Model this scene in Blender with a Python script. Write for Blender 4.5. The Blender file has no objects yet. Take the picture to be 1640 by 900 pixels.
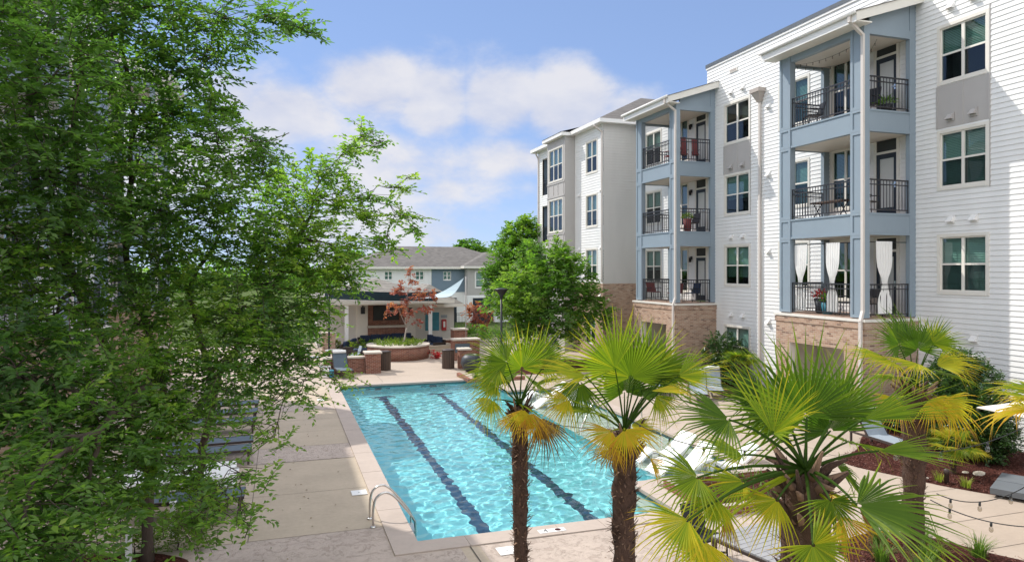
import bpy, bmesh, math, random
import numpy as np
from mathutils import Vector, Matrix
R = math.radians
rnd = random.Random(7)
scene = bpy.context.scene
COL = scene.collection

# ---------------------------------------------------------------- camera
F_PX, CU, CV, CZ = 1120.0, 820.0, 433.0, 5.0
YAW = R(18.4)
FW = Vector((math.sin(YAW), math.cos(YAW), 0)); RT = Vector((math.cos(YAW), -math.sin(YAW), 0)); UP = Vector((0, 0, 1))
cam_d = bpy.data.cameras.new('camera'); cam = bpy.data.objects.new('camera', cam_d); COL.objects.link(cam)
cam.location = (0, 0, CZ); cam.rotation_euler = (R(90), 0, -YAW)
cam_d.sensor_width = 36; cam_d.lens = F_PX / 1640 * 36; cam_d.shift_y = -(450 - CV) / 1640
cam_d.clip_start = 0.05; cam_d.clip_end = 3000
scene.camera = cam
# ---------------------------------------------------------------- light and exposure
SUN_DIR = Vector((-1.0, 1.40, 1.72)).normalized()
sd = bpy.data.lights.new('sun', 'SUN'); sun = bpy.data.objects.new('sun', sd); COL.objects.link(sun)
sd.energy = 2.35; sd.angle = R(0.53); sd.color = (1.0, 0.95, 0.87)
sun.rotation_euler = (-SUN_DIR).to_track_quat('-Z', 'Y').to_euler()
SKY = 0.15
scene.view_settings.view_transform = 'Standard'; scene.view_settings.look = 'None'
scene.view_settings.exposure = 0.85; scene.view_settings.gamma = 1
scene.cycles.use_denoising = True
scene.cycles.max_bounces = 10; scene.cycles.transparent_max_bounces = 24
scene.cycles.diffuse_bounces = 5; scene.cycles.transmission_bounces = 8
scene.cycles.caustics_refractive = True; scene.cycles.caustics_reflective = False
scene.cycles.sample_clamp_indirect = 6

world = bpy.data.worlds.new('World'); scene.world = world; world.use_nodes = True
wt = world.node_tree; wn = wt.nodes; wl = wt.links; wn.clear()
def W(kind, **kw):
    n = wn.new(kind)
    for k, v in kw.items(): setattr(n, k, v)
    return n
def wm(op, a, b=None, c=None, clamp=False):
    n = W('ShaderNodeMath', operation=op, use_clamp=clamp)
    for i, x in enumerate((a, b, c)):
        if x is None: continue
        if isinstance(x, (int, float)): n.inputs[i].default_value = x
        else: wl.new(x, n.inputs[i])
    return n.outputs[0]
def build_sky():
    sky = W('ShaderNodeTexSky', sky_type='NISHITA'); sky.sun_disc = False
    sky.sun_elevation = math.asin(SUN_DIR.z); sky.sun_rotation = math.atan2(SUN_DIR.x, SUN_DIR.y)
    sky.air_density = 1.0; sky.dust_density = 0.0; sky.ozone_density = 3.0; sky.altitude = 2500
    tc = W('ShaderNodeTexCoord'); sp = W('ShaderNodeSeparateXYZ'); wl.new(tc.outputs['Generated'], sp.inputs[0])
    x, y, z = sp.outputs
    az = wm('ARCTAN2', x, y); el = wm('ARCSINE', z)
    # clouds: soft banks round compass bearings (degrees) and heights above the horizon, broken up by noise
    banks = [(0, 12.0, 6, 3.4, .95), (7.5, 14.5, 6, 3.4, .95), (-3, 13, 5, 3, .8), (12, 13.5, 4, 3.6, 1.0), (17.5, 13.6, 4.5, 3.4, 1.0), (23, 13.2, 5, 3.6, 1.05),
             (27, 12.0, 4, 3.0, .8), (18, 9.2, 8, 2.6, .7), (-4, 9.0, 4.5, 3.6, 1.0), (-9, 8, 6, 5, .8), (1.2, 8.6, 2.5, 1.8, .75), (13, 6.6, 3, 2.2, .7),
             (8, 3.0, 20, 4.0, .70), (6, 8, 22, 5, .68), (-70, 22, 20, 9, 1), (-50, 40, 16, 8, .9), (110, 25, 30, 10, .9), (-150, 30, 40, 12, .8), (-20, 24, 7, 3, .5), (-95, 30, 14, 12, .8)]
    tot = None
    for a, e, sa, se, k in banks:
        da = wm('DIVIDE', wm('SUBTRACT', az, R(a)), R(sa)); de = wm('DIVIDE', wm('SUBTRACT', el, R(e)), R(se))
        g = wm('MULTIPLY', wm('POWER', 2.718, wm('MULTIPLY', wm('ADD', wm('MULTIPLY', da, da), wm('MULTIPLY', de, de)), -1.0)), k)
        tot = g if tot is None else wm('MAXIMUM', tot, g)
    mp = W('ShaderNodeMapping'); mp.inputs['Scale'].default_value = (1, 1, 1.7); wl.new(tc.outputs['Generated'], mp.inputs[0])
    n1 = W('ShaderNodeTexNoise'); n1.inputs['Scale'].default_value = 8.5; n1.inputs['Detail'].default_value = 9; n1.inputs['Roughness'].default_value = .56
    n1.inputs['Distortion'].default_value = .12
    wl.new(mp.outputs[0], n1.inputs['Vector'])
    n2 = W('ShaderNodeTexNoise'); n2.inputs['Scale'].default_value = 3.2; n2.inputs['Detail'].default_value = 4
    wl.new(mp.outputs[0], n2.inputs['Vector'])
    dens = wm('SUBTRACT', wm('ADD', wm('MULTIPLY', tot, 1.3), wm('MULTIPLY', wm('SUBTRACT', n1.outputs[0], .5), 1.6)), .40)
    mr = W('ShaderNodeMapRange', interpolation_type='SMOOTHSTEP'); wl.new(dens, mr.inputs[0])
    mr.inputs[1].default_value = -.05; mr.inputs[2].default_value = .62
    cov = wm('MULTIPLY', mr.outputs[0], wm('MULTIPLY_ADD', n2.outputs[0], .35, .72), clamp=True)
    # cloud body shade: bright tops, faintly grey-violet thin parts
    cr = W('ShaderNodeValToRGB'); wl.new(n1.outputs[0], cr.inputs[0])
    cr.color_ramp.elements[0].position = .3; cr.color_ramp.elements[0].color = (2.25, 2.4, 2.95, 1)
    cr.color_ramp.elements[1].position = .62; cr.color_ramp.elements[1].color = (3.15, 3.1, 3.2, 1)
    tint = W('ShaderNodeMix', data_type='RGBA', blend_type='MULTIPLY'); tint.inputs[0].default_value = 1
    gm = W('ShaderNodeGamma'); gm.inputs[1].default_value = .42; wl.new(sky.outputs[0], gm.inputs[0])
    wl.new(gm.outputs[0], tint.inputs[6]); tint.inputs[7].default_value = (.97, 1.16, 1.58, 1)
    mx = W('ShaderNodeMix', data_type='RGBA'); wl.new(cov, mx.inputs[0]); wl.new(tint.outputs[2], mx.inputs[6]); wl.new(cr.outputs[0], mx.inputs[7])
    # unseen cloud overhead and behind the camera, added bright to lift the shade
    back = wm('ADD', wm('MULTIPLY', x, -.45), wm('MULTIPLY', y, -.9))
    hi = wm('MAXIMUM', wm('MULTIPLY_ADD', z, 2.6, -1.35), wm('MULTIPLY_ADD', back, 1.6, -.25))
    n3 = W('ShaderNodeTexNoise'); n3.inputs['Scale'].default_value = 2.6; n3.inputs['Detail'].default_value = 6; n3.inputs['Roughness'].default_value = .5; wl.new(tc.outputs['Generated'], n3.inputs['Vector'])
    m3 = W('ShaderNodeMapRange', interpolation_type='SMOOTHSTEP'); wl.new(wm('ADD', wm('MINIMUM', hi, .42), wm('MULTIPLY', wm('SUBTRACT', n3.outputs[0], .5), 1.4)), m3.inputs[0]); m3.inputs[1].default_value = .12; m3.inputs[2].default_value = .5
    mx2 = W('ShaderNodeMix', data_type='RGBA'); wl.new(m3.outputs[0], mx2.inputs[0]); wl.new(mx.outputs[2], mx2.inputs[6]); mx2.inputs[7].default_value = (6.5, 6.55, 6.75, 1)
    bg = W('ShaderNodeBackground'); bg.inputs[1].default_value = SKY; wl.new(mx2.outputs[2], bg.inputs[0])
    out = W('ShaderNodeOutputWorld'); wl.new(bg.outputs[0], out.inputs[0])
build_sky()

# ---------------------------------------------------------------- helpers
def px(u, v, D):
    return Vector((0, 0, CZ)) + FW * D + RT * ((u - CU) * D / F_PX) + UP * ((CV - v) * D / F_PX)
def pg(u, v, z=0.0):
    return px(u, v, (CZ - z) * F_PX / (v - CV))
def wall_y(u, X):            # where the ray through column u meets the plane x = X
    a = u - CU
    return X * (FW.y * F_PX + RT.y * a) / (FW.x * F_PX + RT.x * a)

def tag(o, label=None, cat=None, group=None, kind=None):
    if label: o['label'] = label
    if cat: o['category'] = cat
    if group: o['group'] = group
    if kind: o['kind'] = kind
    return o
def thing(name, label, cat, loc=(0, 0, 0), rz=0.0, group=None):
    o = bpy.data.objects.new(name, None); COL.objects.link(o)
    o.location = loc; o.rotation_euler = (0, 0, rz)
    o.empty_display_size = .2
    return tag(o, label, cat, group)
def copy_tree(o, parent=None):
    c = o.copy(); COL.objects.link(c)
    if parent is not None: c.parent = parent
    for ch in list(o.children): copy_tree(ch, c)
    return c
def place(proto, loc, rz, label, first, group=None):
    o = proto if first else copy_tree(proto)
    o.location = loc; o.rotation_euler = (0, 0, rz); o['label'] = label
    if group: o['group'] = group
    return o

class MB:
    def __init__(s, org=(0, 0, 0), T=None):
        s.v = []; s.f = []; s.m = []; s.mats = []; s.org = Vector(org); s.T = T; s.sm = []
    def mi(s, mat):
        if mat not in s.mats: s.mats.append(mat)
        return s.mats.index(mat)
    def add(s, vs, fs, mat, smooth=False):
        b = len(s.v); i = s.mi(mat)
        for p in vs:
            p = Vector(p)
            if s.T: p = s.T(p)
            s.v.append(p - s.org)
        for f in fs:
            s.f.append([b + k for k in f]); s.m.append(i); s.sm.append(smooth)
    def quad(s, a, b, c, d, mat): s.add((a, b, c, d), ((0, 1, 2, 3),), mat)
    def poly(s, ps, mat): s.add(ps, (tuple(range(len(ps))),), mat)
    def hexa(s, p, mat):     # 8 corners: bottom ring 0-3, top ring 4-7
        s.add(p, ((3, 2, 1, 0), (4, 5, 6, 7), (0, 1, 5, 4), (1, 2, 6, 5), (2, 3, 7, 6), (3, 0, 4, 7)), mat)
    def box(s, x0, y0, z0, x1, y1, z1, mat):
        s.hexa([(x0, y0, z0), (x1, y0, z0), (x1, y1, z0), (x0, y1, z0), (x0, y0, z1), (x1, y0, z1), (x1, y1, z1), (x0, y1, z1)], mat)
    def fbox(s, F, u0, u1, z0, z1, d0, d1, mat):
        s.hexa([F(u0, z0, d0), F(u1, z0, d0), F(u1, z0, d1), F(u0, z0, d1), F(u0, z1, d0), F(u1, z1, d0), F(u1, z1, d1), F(u0, z1, d1)], mat)
    def obox(s, c, ax, ay, az, mat):   # centre and three half-axes
        c, ax, ay, az = map(Vector, (c, ax, ay, az))
        s.hexa([c - ax - ay - az, c + ax - ay - az, c + ax + ay - az, c - ax + ay - az, c - ax - ay + az, c + ax - ay + az, c + ax + ay + az, c - ax + ay + az], mat)
    def rbox(s, x0, y0, z0, x1, y1, z1, mat, b=.02):   # box with its edges rounded off
        bm = bmesh.new(); bmesh.ops.create_cube(bm, size=1)
        for q in bm.verts: q.co = Vector(((x0 + x1) / 2 + q.co.x * (x1 - x0), (y0 + y1) / 2 + q.co.y * (y1 - y0), (z0 + z1) / 2 + q.co.z * (z1 - z0)))
        bmesh.ops.bevel(bm, geom=bm.edges[:], offset=b, segments=2, profile=.5, affect='EDGES')
        bm.verts.index_update()
        s.add([q.co.copy() for q in bm.verts], [[q.index for q in f.verts] for f in bm.faces], mat); bm.free()
    def tube(s, pts, r, mat, n=6, cap=True, smooth=True):
        pts = [Vector(p) for p in pts]; rs = r if isinstance(r, (list, tuple)) else [r] * len(pts)
        vs = []; prev = None
        for i, p in enumerate(pts):
            d = (pts[min(i + 1, len(pts) - 1)] - pts[max(i - 1, 0)])
            d = d.normalized() if d.length > 1e-9 else Vector((0, 0, 1))
            if prev is None: a = d.orthogonal().normalized()
            else:
                a = prev - d * prev.dot(d); a = a.normalized() if a.length > 1e-6 else d.orthogonal().normalized()
            prev = a; b = d.cross(a)
            for k in range(n):
                t = 2 * math.pi * k / n; vs.append(p + (a * math.cos(t) + b * math.sin(t)) * rs[i])
        fs = [(i * n + k, i * n + (k + 1) % n, (i + 1) * n + (k + 1) % n, (i + 1) * n + k) for i in range(len(pts) - 1) for k in range(n)]
        if cap: fs += [tuple(range(n))[::-1], tuple((len(pts) - 1) * n + k for k in range(n))]
        s.add(vs, fs, mat, smooth)
    def bar(s, p, q, r, mat, n=4): s.tube([p, q], r, mat, n, smooth=n > 5)
    def lathe(s, prof, c, mat, n=20, smooth=True):
        c = Vector(c); vs = []
        for r, z in prof:
            for k in range(n):
                t = 2 * math.pi * k / n; vs.append(c + Vector((r * math.cos(t), r * math.sin(t), z)))
        fs = [(i * n + k, i * n + (k + 1) % n, (i + 1) * n + (k + 1) % n, (i + 1) * n + k) for i in range(len(prof) - 1) for k in range(n)]
        if prof[0][0] > 0: fs.append(tuple(range(n))[::-1])
        if prof[-1][0] > 0: fs.append(tuple((len(prof) - 1) * n + k for k in range(n)))
        s.add(vs, fs, mat, smooth)
    def prism(s, ring, z0, z1, mat):
        n = len(ring); vs = [(x, y, z0) for x, y in ring] + [(x, y, z1) for x, y in ring]
        s.add(vs, [tuple(range(n))[::-1], tuple(range(n, 2 * n))] + [(k, (k + 1) % n, n + (k + 1) % n, n + k) for k in range(n)], mat)
    def build(s, name, parent=None):
        me = bpy.data.meshes.new(name); me.from_pydata(s.v, [], s.f)
        for m in s.mats: me.materials.append(m)
        me.polygons.foreach_set('material_index', s.m); me.polygons.foreach_set('use_smooth', s.sm)
        me.update()
        o = bpy.data.objects.new(name, me); COL.objects.link(o)
        if parent is not None: o.parent = parent
        else: o.location = s.org
        return o

# ---------------------------------------------------------------- materials
def newmat(name):
    m = bpy.data.materials.new(name); m.use_nodes = True
    nt = m.node_tree; b = nt.nodes['Principled BSDF']
    return m, nt, b
def node(nt, kind, **kw):
    n = nt.nodes.new(kind)
    for k, v in kw.items(): setattr(n, k, v)
    return n
def mathn(nt, op, a, b=None, c=None, clamp=False):
    n = node(nt, 'ShaderNodeMath', operation=op, use_clamp=clamp)
    for i, x in enumerate((a, b, c)):
        if x is None: continue
        if isinstance(x, (int, float)): n.inputs[i].default_value = x
        else: nt.links.new(x, n.inputs[i])
    return n.outputs[0]
def rgba(c, k=1): return (c[0] * k, c[1] * k, c[2] * k, 1)
def mixc(nt, fac, a, b):
    n = node(nt, 'ShaderNodeMix', data_type='RGBA')
    for i, x in ((0, fac), (6, a), (7, b)):
        if isinstance(x, (int, float)): n.inputs[i].default_value = x
        elif isinstance(x, tuple): n.inputs[i].default_value = x
        else: nt.links.new(x, n.inputs[i])
    return n.outputs[2]
def noise(nt, vec, scale, detail=4, rough=.55):
    n = node(nt, 'ShaderNodeTexNoise'); n.inputs['Scale'].default_value = scale; n.inputs['Detail'].default_value = detail; n.inputs['Roughness'].default_value = rough
    if vec is not None: nt.links.new(vec, n.inputs['Vector'])
    return n.outputs[0]
def ramp(nt, fac, stops):
    n = node(nt, 'ShaderNodeValToRGB'); nt.links.new(fac, n.inputs[0]); e = n.color_ramp.elements
    while len(e) < len(stops): e.new(.5)
    for i, (p, c) in enumerate(stops): e[i].position = p; e[i].color = rgba(c)
    return n.outputs[0]
def bumpn(nt, h, strength, dist, b):
    n = node(nt, 'ShaderNodeBump'); n.inputs['Strength'].default_value = strength; n.inputs['Distance'].default_value = dist
    nt.links.new(h, n.inputs['Height']); nt.links.new(n.outputs[0], b.inputs['Normal'])
def pm(name, col, rough=.6, var=.12, scale=3.0, bump=0, bscale=60, bdist=.01, metal=0, spec=.4, stretch=(1, 1, 1)):
    m, nt, b = newmat(name)
    tc = node(nt, 'ShaderNodeTexCoord'); mp = node(nt, 'ShaderNodeMapping'); mp.inputs['Scale'].default_value = stretch
    nt.links.new(tc.outputs['Object'], mp.inputs[0]); v = mp.outputs[0]
    nz = noise(nt, v, scale, 6, .6)
    f = mathn(nt, 'MULTIPLY_ADD', nz, 1.9, -.45, True)
    nt.links.new(mixc(nt, f, rgba(col, 1 - var), rgba(col, 1 + var)), b.inputs['Base Color'])
    b.inputs['Roughness'].default_value = rough; b.inputs['Metallic'].default_value = metal; b.inputs['Specular IOR Level'].default_value = spec
    if bump: bumpn(nt, noise(nt, v, bscale, 5, .6), bump, bdist, b)
    return m
def brickmat(name, cols, mortar, bw=.2, bh=.0667, around=None):
    m, nt, b = newmat(name)
    tc = node(nt, 'ShaderNodeTexCoord'); sp = node(nt, 'ShaderNodeSeparateXYZ'); nt.links.new(tc.outputs['Object'], sp.inputs[0])
    x, y, z = sp.outputs
    u = mathn(nt, 'ADD', x, y) if around is None else mathn(nt, 'MULTIPLY', mathn(nt, 'ARCTAN2', y, x), around)
    cb = node(nt, 'ShaderNodeCombineXYZ'); nt.links.new(u, cb.inputs[0]); nt.links.new(z, cb.inputs[1])
    t = node(nt, 'ShaderNodeTexBrick'); nt.links.new(cb.outputs[0], t.inputs['Vector'])
    t.inputs['Scale'].default_value = 1; t.inputs['Brick Width'].default_value = bw; t.inputs['Row Height'].default_value = bh
    t.inputs['Mortar Size'].default_value = .006; t.inputs['Mortar Smooth'].default_value = .2; t.inputs['Bias'].default_value = -.1
    t.inputs['Color1'].default_value = (0, 0, 0, 1); t.inputs['Color2'].default_value = (1, 1, 1, 1); t.inputs['Mortar'].default_value = (.5, .5, .5, 1)
    # each brick its own fired colour
    fl = lambda a, w: mathn(nt, 'FLOOR', mathn(nt, 'DIVIDE', a, w))
    row = fl(z, bh); off = mathn(nt, 'MULTIPLY', mathn(nt, 'SUBTRACT', 1, mathn(nt, 'MODULO', row, 2)), bw * .5)
    cell = node(nt, 'ShaderNodeCombineXYZ'); nt.links.new(fl(mathn(nt, 'ADD', u, off), bw), cell.inputs[0]); nt.links.new(row, cell.inputs[1])
    wnz = node(nt, 'ShaderNodeTexWhiteNoise', noise_dimensions='3D'); nt.links.new(cell.outputs[0], wnz.inputs['Vector'])
    bc = ramp(nt, wnz.outputs[0], [(i / (len(cols) - 1), c) for i, c in enumerate(cols)])
    big = noise(nt, tc.outputs['Object'], 2.0, 5)
    bc = mixc(nt, mathn(nt, 'MULTIPLY', big, .45), bc, rgba(cols[len(cols) // 2], .8))
    nt.links.new(mixc(nt, t.outputs['Fac'], bc, rgba(mortar)), b.inputs['Base Color'])
    b.inputs['Roughness'].default_value = .85; b.inputs['Specular IOR Level'].default_value = .25
    h = mathn(nt, 'SUBTRACT', mathn(nt, 'MULTIPLY', noise(nt, tc.outputs['Object'], 60, 4), .4), t.outputs['Fac'])
    bumpn(nt, h, .6, .012, b)
    return m
def shinglemat(name, col):
    m, nt, b = newmat(name)
    tc = node(nt, 'ShaderNodeTexCoord'); sp = node(nt, 'ShaderNodeSeparateXYZ'); nt.links.new(tc.outputs['Object'], sp.inputs[0])
    x, y, z = sp.outputs
    fl = lambda a, w: mathn(nt, 'FLOOR', mathn(nt, 'DIVIDE', a, w))
    row = fl(z, .055)
    cell = node(nt, 'ShaderNodeCombineXYZ'); nt.links.new(fl(mathn(nt, 'ADD', mathn(nt, 'ADD', x, y), mathn(nt, 'MULTIPLY', row, .137)), .28), cell.inputs[0]); nt.links.new(row, cell.inputs[1])
    wnz = node(nt, 'ShaderNodeTexWhiteNoise', noise_dimensions='3D'); nt.links.new(cell.outputs[0], wnz.inputs['Vector'])
    f = mathn(nt, 'ADD', mathn(nt, 'MULTIPLY', wnz.outputs[0], .55), mathn(nt, 'MULTIPLY', noise(nt, tc.outputs['Object'], 1.2, 5), .5), clamp=True)
    nt.links.new(mixc(nt, f, rgba(col, .62), rgba(col, 1.4)), b.inputs['Base Color'])
    b.inputs['Roughness'].default_value = .92
    bumpn(nt, wnz.outputs[0], .5, .02, b)
    return m
def glassmat(name, tint, refl=1.0):
    m, nt, b = newmat(name); nt.nodes.remove(b)
    out = nt.nodes['Material Output']
    tr = node(nt, 'ShaderNodeBsdfTransparent'); tr.inputs[0].default_value = rgba(tint)
    gl = node(nt, 'ShaderNodeBsdfGlossy'); gl.inputs['Roughness'].default_value = .01; gl.inputs['Color'].default_value = (.95, .97, 1, 1)
    tc = node(nt, 'ShaderNodeTexCoord'); bp = node(nt, 'ShaderNodeBump'); bp.inputs['Strength'].default_value = .05; bp.inputs['Distance'].default_value = .05
    nt.links.new(noise(nt, tc.outputs['Object'], 1.6, 2), bp.inputs['Height']); nt.links.new(bp.outputs[0], gl.inputs['Normal'])
    ge = node(nt, 'ShaderNodeNewGeometry'); dp = node(nt, 'ShaderNodeVectorMath', operation='DOT_PRODUCT'); nt.links.new(ge.outputs['Normal'], dp.inputs[0]); nt.links.new(ge.outputs['Incoming'], dp.inputs[1])
    fr = mathn(nt, 'MULTIPLY_ADD', mathn(nt, 'POWER', mathn(nt, 'SUBTRACT', 1, mathn(nt, 'ABSOLUTE', dp.outputs['Value'])), 4), .9, .09)
    ms = node(nt, 'ShaderNodeMixShader'); nt.links.new(mathn(nt, 'MULTIPLY', fr, refl, clamp=True), ms.inputs[0])
    nt.links.new(tr.outputs[0], ms.inputs[1]); nt.links.new(gl.outputs[0], ms.inputs[2]); nt.links.new(ms.outputs[0], out.inputs[0])
    return m

M = {}
M['siding'] = pm('white lap siding', (.79, .79, .78), .55, .055, 1.6, .05, 40, .004, stretch=(1, 1, .22))
M['siding_grey'] = pm('greige lap siding', (.60, .585, .56), .6, .05, 1.6, .05, 40, .004, stretch=(1, 1, .22))
M['tan'] = pm('warm grey panel', (.44, .42, .405), .6, .03, 2)
M['cream'] = pm('cream trim', (.74, .71, .65), .5, .03, 2)
M['trim'] = pm('white trim', (.80, .79, .77), .5, .03, 2)
M['blue'] = pm('blue grey panel', (.255, .315, .37), .55, .04, 1.5, .03, 80, .004)
M['blue_dark'] = pm('slate blue panel', (.17, .235, .30), .6, .05, 2)
M['ceil'] = pm('porch ceiling', (.68, .64, .58), .7, .04, 2)
M['darkmetal'] = pm('dark bronze metal', (.028, .028, .032), .4, .2, 6, spec=.5)
M['cap'] = pm('dark roof edge', (.10, .115, .135), .5, .15, 4)
M['pipe'] = pm('beige gutter paint', (.62, .57, .53), .4, .04, 3)
M['headbox'] = pm('taupe conductor box', (.43, .38, .34), .5, .05, 3)
M['brick'] = brickmat('tan red brick', [(.27, .15, .105), (.44, .29, .205), (.52, .37, .27), (.42, .26, .185), (.56, .42, .32), (.15, .085, .065)], (.52, .46, .38))
M['brick_red'] = brickmat('red brown brick', [(.19, .065, .04), (.29, .11, .07), (.24, .085, .055), (.35, .16, .10), (.14, .05, .035)], (.40, .34, .29))
M['brick_round'] = brickmat('red brick laid round', [(.19, .065, .04), (.29, .11, .07), (.24, .085, .055), (.35, .16, .10), (.14, .05, .035)], (.40, .34, .29), around=1.75)
M['stone'] = pm('cast stone cap', (.56, .50, .43), .75, .1, 5, .2, 90, .006)
M['shingle'] = shinglemat('grey shingles', (.125, .115, .107))
M['shingle_tan'] = shinglemat('weathered shingles', (.19, .175, .155))
M['glass'] = glassmat('window glass', (.50, .70, .66), 1.0)
M['screen'] = glassmat('insect screen', (.52, .54, .55), .35)
M['blind'] = pm('window blind', (.42, .50, .47), .6, .05, 3)
M['blind_lt'] = pm('pale window blind', (.58, .60, .56), .6, .05, 3)
M['blind_brown'] = pm('brown wood blind', (.22, .10, .065), .6, .2, 5, stretch=(1, 1, 14))
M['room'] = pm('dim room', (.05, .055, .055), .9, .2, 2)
M['door'] = pm('slate door paint', (.018, .026, .038), .45, .08, 3)
M['doorpane'] = pm('door blind', (.55, .56, .54), .5, .04, 4)
M['floor_brown'] = pm('balcony floor edge', (.32, .22, .17), .8, .2, 6)
M['steel'] = pm('stainless steel', (.62, .60, .57), .22, .05, 4, metal=1)
M['black'] = pm('black paint', (.015, .016, .018), .45, .2, 6)
M['canvas_white'] = pm('white cloth', (.84, .83, .81), .8, .03, 3, .1, 30, .01)
M['canvas_cream'] = pm('cream canvas', (.78, .72, .64), .8, .03, 3, .08, 25, .01)
M['white_paint'] = pm('white paint', (.82, .82, .81), .4, .02, 3)
M['sling'] = pm('blue grey sling mesh', (.10, .135, .17), .75, .12, 9, .2, 300, .003)
M['sling_lt'] = pm('pale grey sling mesh', (.30, .35, .40), .75, .1, 9, .2, 300, .003)
M['frame_brown'] = pm('dark brown metal', (.055, .040, .035), .45, .15, 6)
M['navy'] = pm('navy cushion cloth', (.018, .032, .068), .85, .2, 5, .15, 60, .008)
M['navy_sail'] = pm('navy shade cloth', (.03, .075, .12), .7, .1, 3)
M['sail_lt'] = pm('sail cloth painted sunlit', (.42, .54, .60), .7, .05, 3)  # sunlight on the sail end put into a paler colour; sign marks share it
M['wicker'] = pm('dark wicker', (.035, .026, .022), .7, .3, 30, .4, 90, .01)
M['red'] = pm('red plastic', (.42, .035, .04), .5, .1, 4)
M['maroon'] = pm('faded red sling', (.20, .045, .045), .7, .1, 4)
M['teal'] = pm('teal print', (.045, .22, .30), .6, .25, 2.5)
M['slat'] = pm('brown slats', (.10, .068, .052), .7, .25, 12, stretch=(6, 6, .6))
M['pot'] = pm('charcoal glaze', (.045, .05, .058), .5, .15, 5, .1, 30, .006)
M['slatgrey'] = pm('grey slat top', (.30, .30, .31), .55, .08, 6)
M['weight'] = pm('dark grey paver', (.135, .15, .165), .6, .12, 3, .15, 60, .006)
# ================================================================ SETTING: ground, deck, pool
def concrete(name, col, var, bump, stamped=False):
    m, nt, b = newmat(name)
    tc = node(nt, 'ShaderNodeTexCoord'); v = tc.outputs['Object']
    a = noise(nt, v, .7, 7, .62); c = noise(nt, v, 9, 5, .6); d = noise(nt, v, 120, 3)
    f = mathn(nt, 'ADD', mathn(nt, 'MULTIPLY', a, .9), mathn(nt, 'ADD', mathn(nt, 'MULTIPLY', c, .45), mathn(nt, 'MULTIPLY', d, .3)))
    f = mathn(nt, 'MULTIPLY_ADD', f, 1.5, -.75, True)
    colr = mixc(nt, f, rgba(col, 1 - var), rgba(col, 1 + var))
    h = mathn(nt, 'ADD', mathn(nt, 'MULTIPLY', d, .3), c)
    if stamped:
        n = node(nt, 'ShaderNodeTexNoise'); n.inputs['Scale'].default_value = 5.5; n.inputs['Detail'].default_value = 9; n.inputs['Roughness'].default_value = .78; n.inputs['Distortion'].default_value = 1.0
        nt.links.new(v, n.inputs['Vector'])
        cr = ramp(nt, n.outputs[0], [(.40, (0, 0, 0)), (.47, (.8, .8, .8)), (.60, (1, 1, 1))])
        colr = mixc(nt, mathn(nt, 'MULTIPLY_ADD', cr, .55, .45), rgba((col[0] * .80, col[1] * .75, col[2] * .73)), colr)
        h = mathn(nt, 'ADD', mathn(nt, 'MULTIPLY', cr, 1.5), h)
    nt.links.new(colr, b.inputs['Base Color']); b.inputs['Roughness'].default_value = .8; b.inputs['Specular IOR Level'].default_value = .3
    bumpn(nt, h, bump, .01, b)
    return m
M['conc'] = concrete('broom finished concrete', (.46, .38, .29), .19, .3)
M['conc_lt'] = concrete('pale concrete path', (.43, .355, .29), .14, .3)
M['stamp'] = concrete('stamped concrete', (.47, .39, .335), .16, .6, True)
M['coping'] = concrete('coping stone', (.45, .375, .325), .14, .35)
M['asphalt'] = concrete('far pavement', (.30, .28, .26), .15, .3)
def soil(name, c0, c1, c2, scale):
    m, nt, b = newmat(name); tc = node(nt, 'ShaderNodeTexCoord'); v = tc.outputs['Object']
    vo = node(nt, 'ShaderNodeTexVoronoi'); vo.inputs['Scale'].default_value = scale; nt.links.new(v, vo.inputs['Vector'])
    sp = node(nt, 'ShaderNodeSeparateColor'); nt.links.new(vo.outputs['Color'], sp.inputs[0])
    f = mathn(nt, 'MULTIPLY_ADD', noise(nt, v, 3, 5), .6, mathn(nt, 'MULTIPLY_ADD', sp.outputs[0], .6, -.15), True)
    nt.links.new(ramp(nt, f, [(.15, c0), (.5, c1), (.95, c2)]), b.inputs['Base Color']); b.inputs['Roughness'].default_value = .95; b.inputs['Specular IOR Level'].default_value = .1
    bumpn(nt, mathn(nt, 'ADD', vo.outputs['Distance'], noise(nt, v, 40, 4)), 1, .05, b)
    return m
M['mulch'] = soil('red brown mulch', (.035, .013, .010), (.105, .036, .028), (.22, .09, .07), 34)
M['grassground'] = soil('grass ground', (.05, .08, .02), (.09, .13, .035), (.16, .2, .07), 20)

def sheet(name, rects, z, mat, label=None):
    mb = MB()
    for x0, y0, x1, y1 in rects: mb.quad((x0, y0, z), (x1, y0, z), (x1, y1, z), (x0, y1, z), mat)
    return tag(mb.build(name), kind='structure')
def cells(xs, ys, inside):
    return [(xs[i], ys[j], xs[i + 1], ys[j + 1]) for i in range(len(xs) - 1) for j in range(len(ys) - 1) if not inside((xs[i] + xs[i + 1]) / 2, (ys[j] + ys[j + 1]) / 2)]

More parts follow.
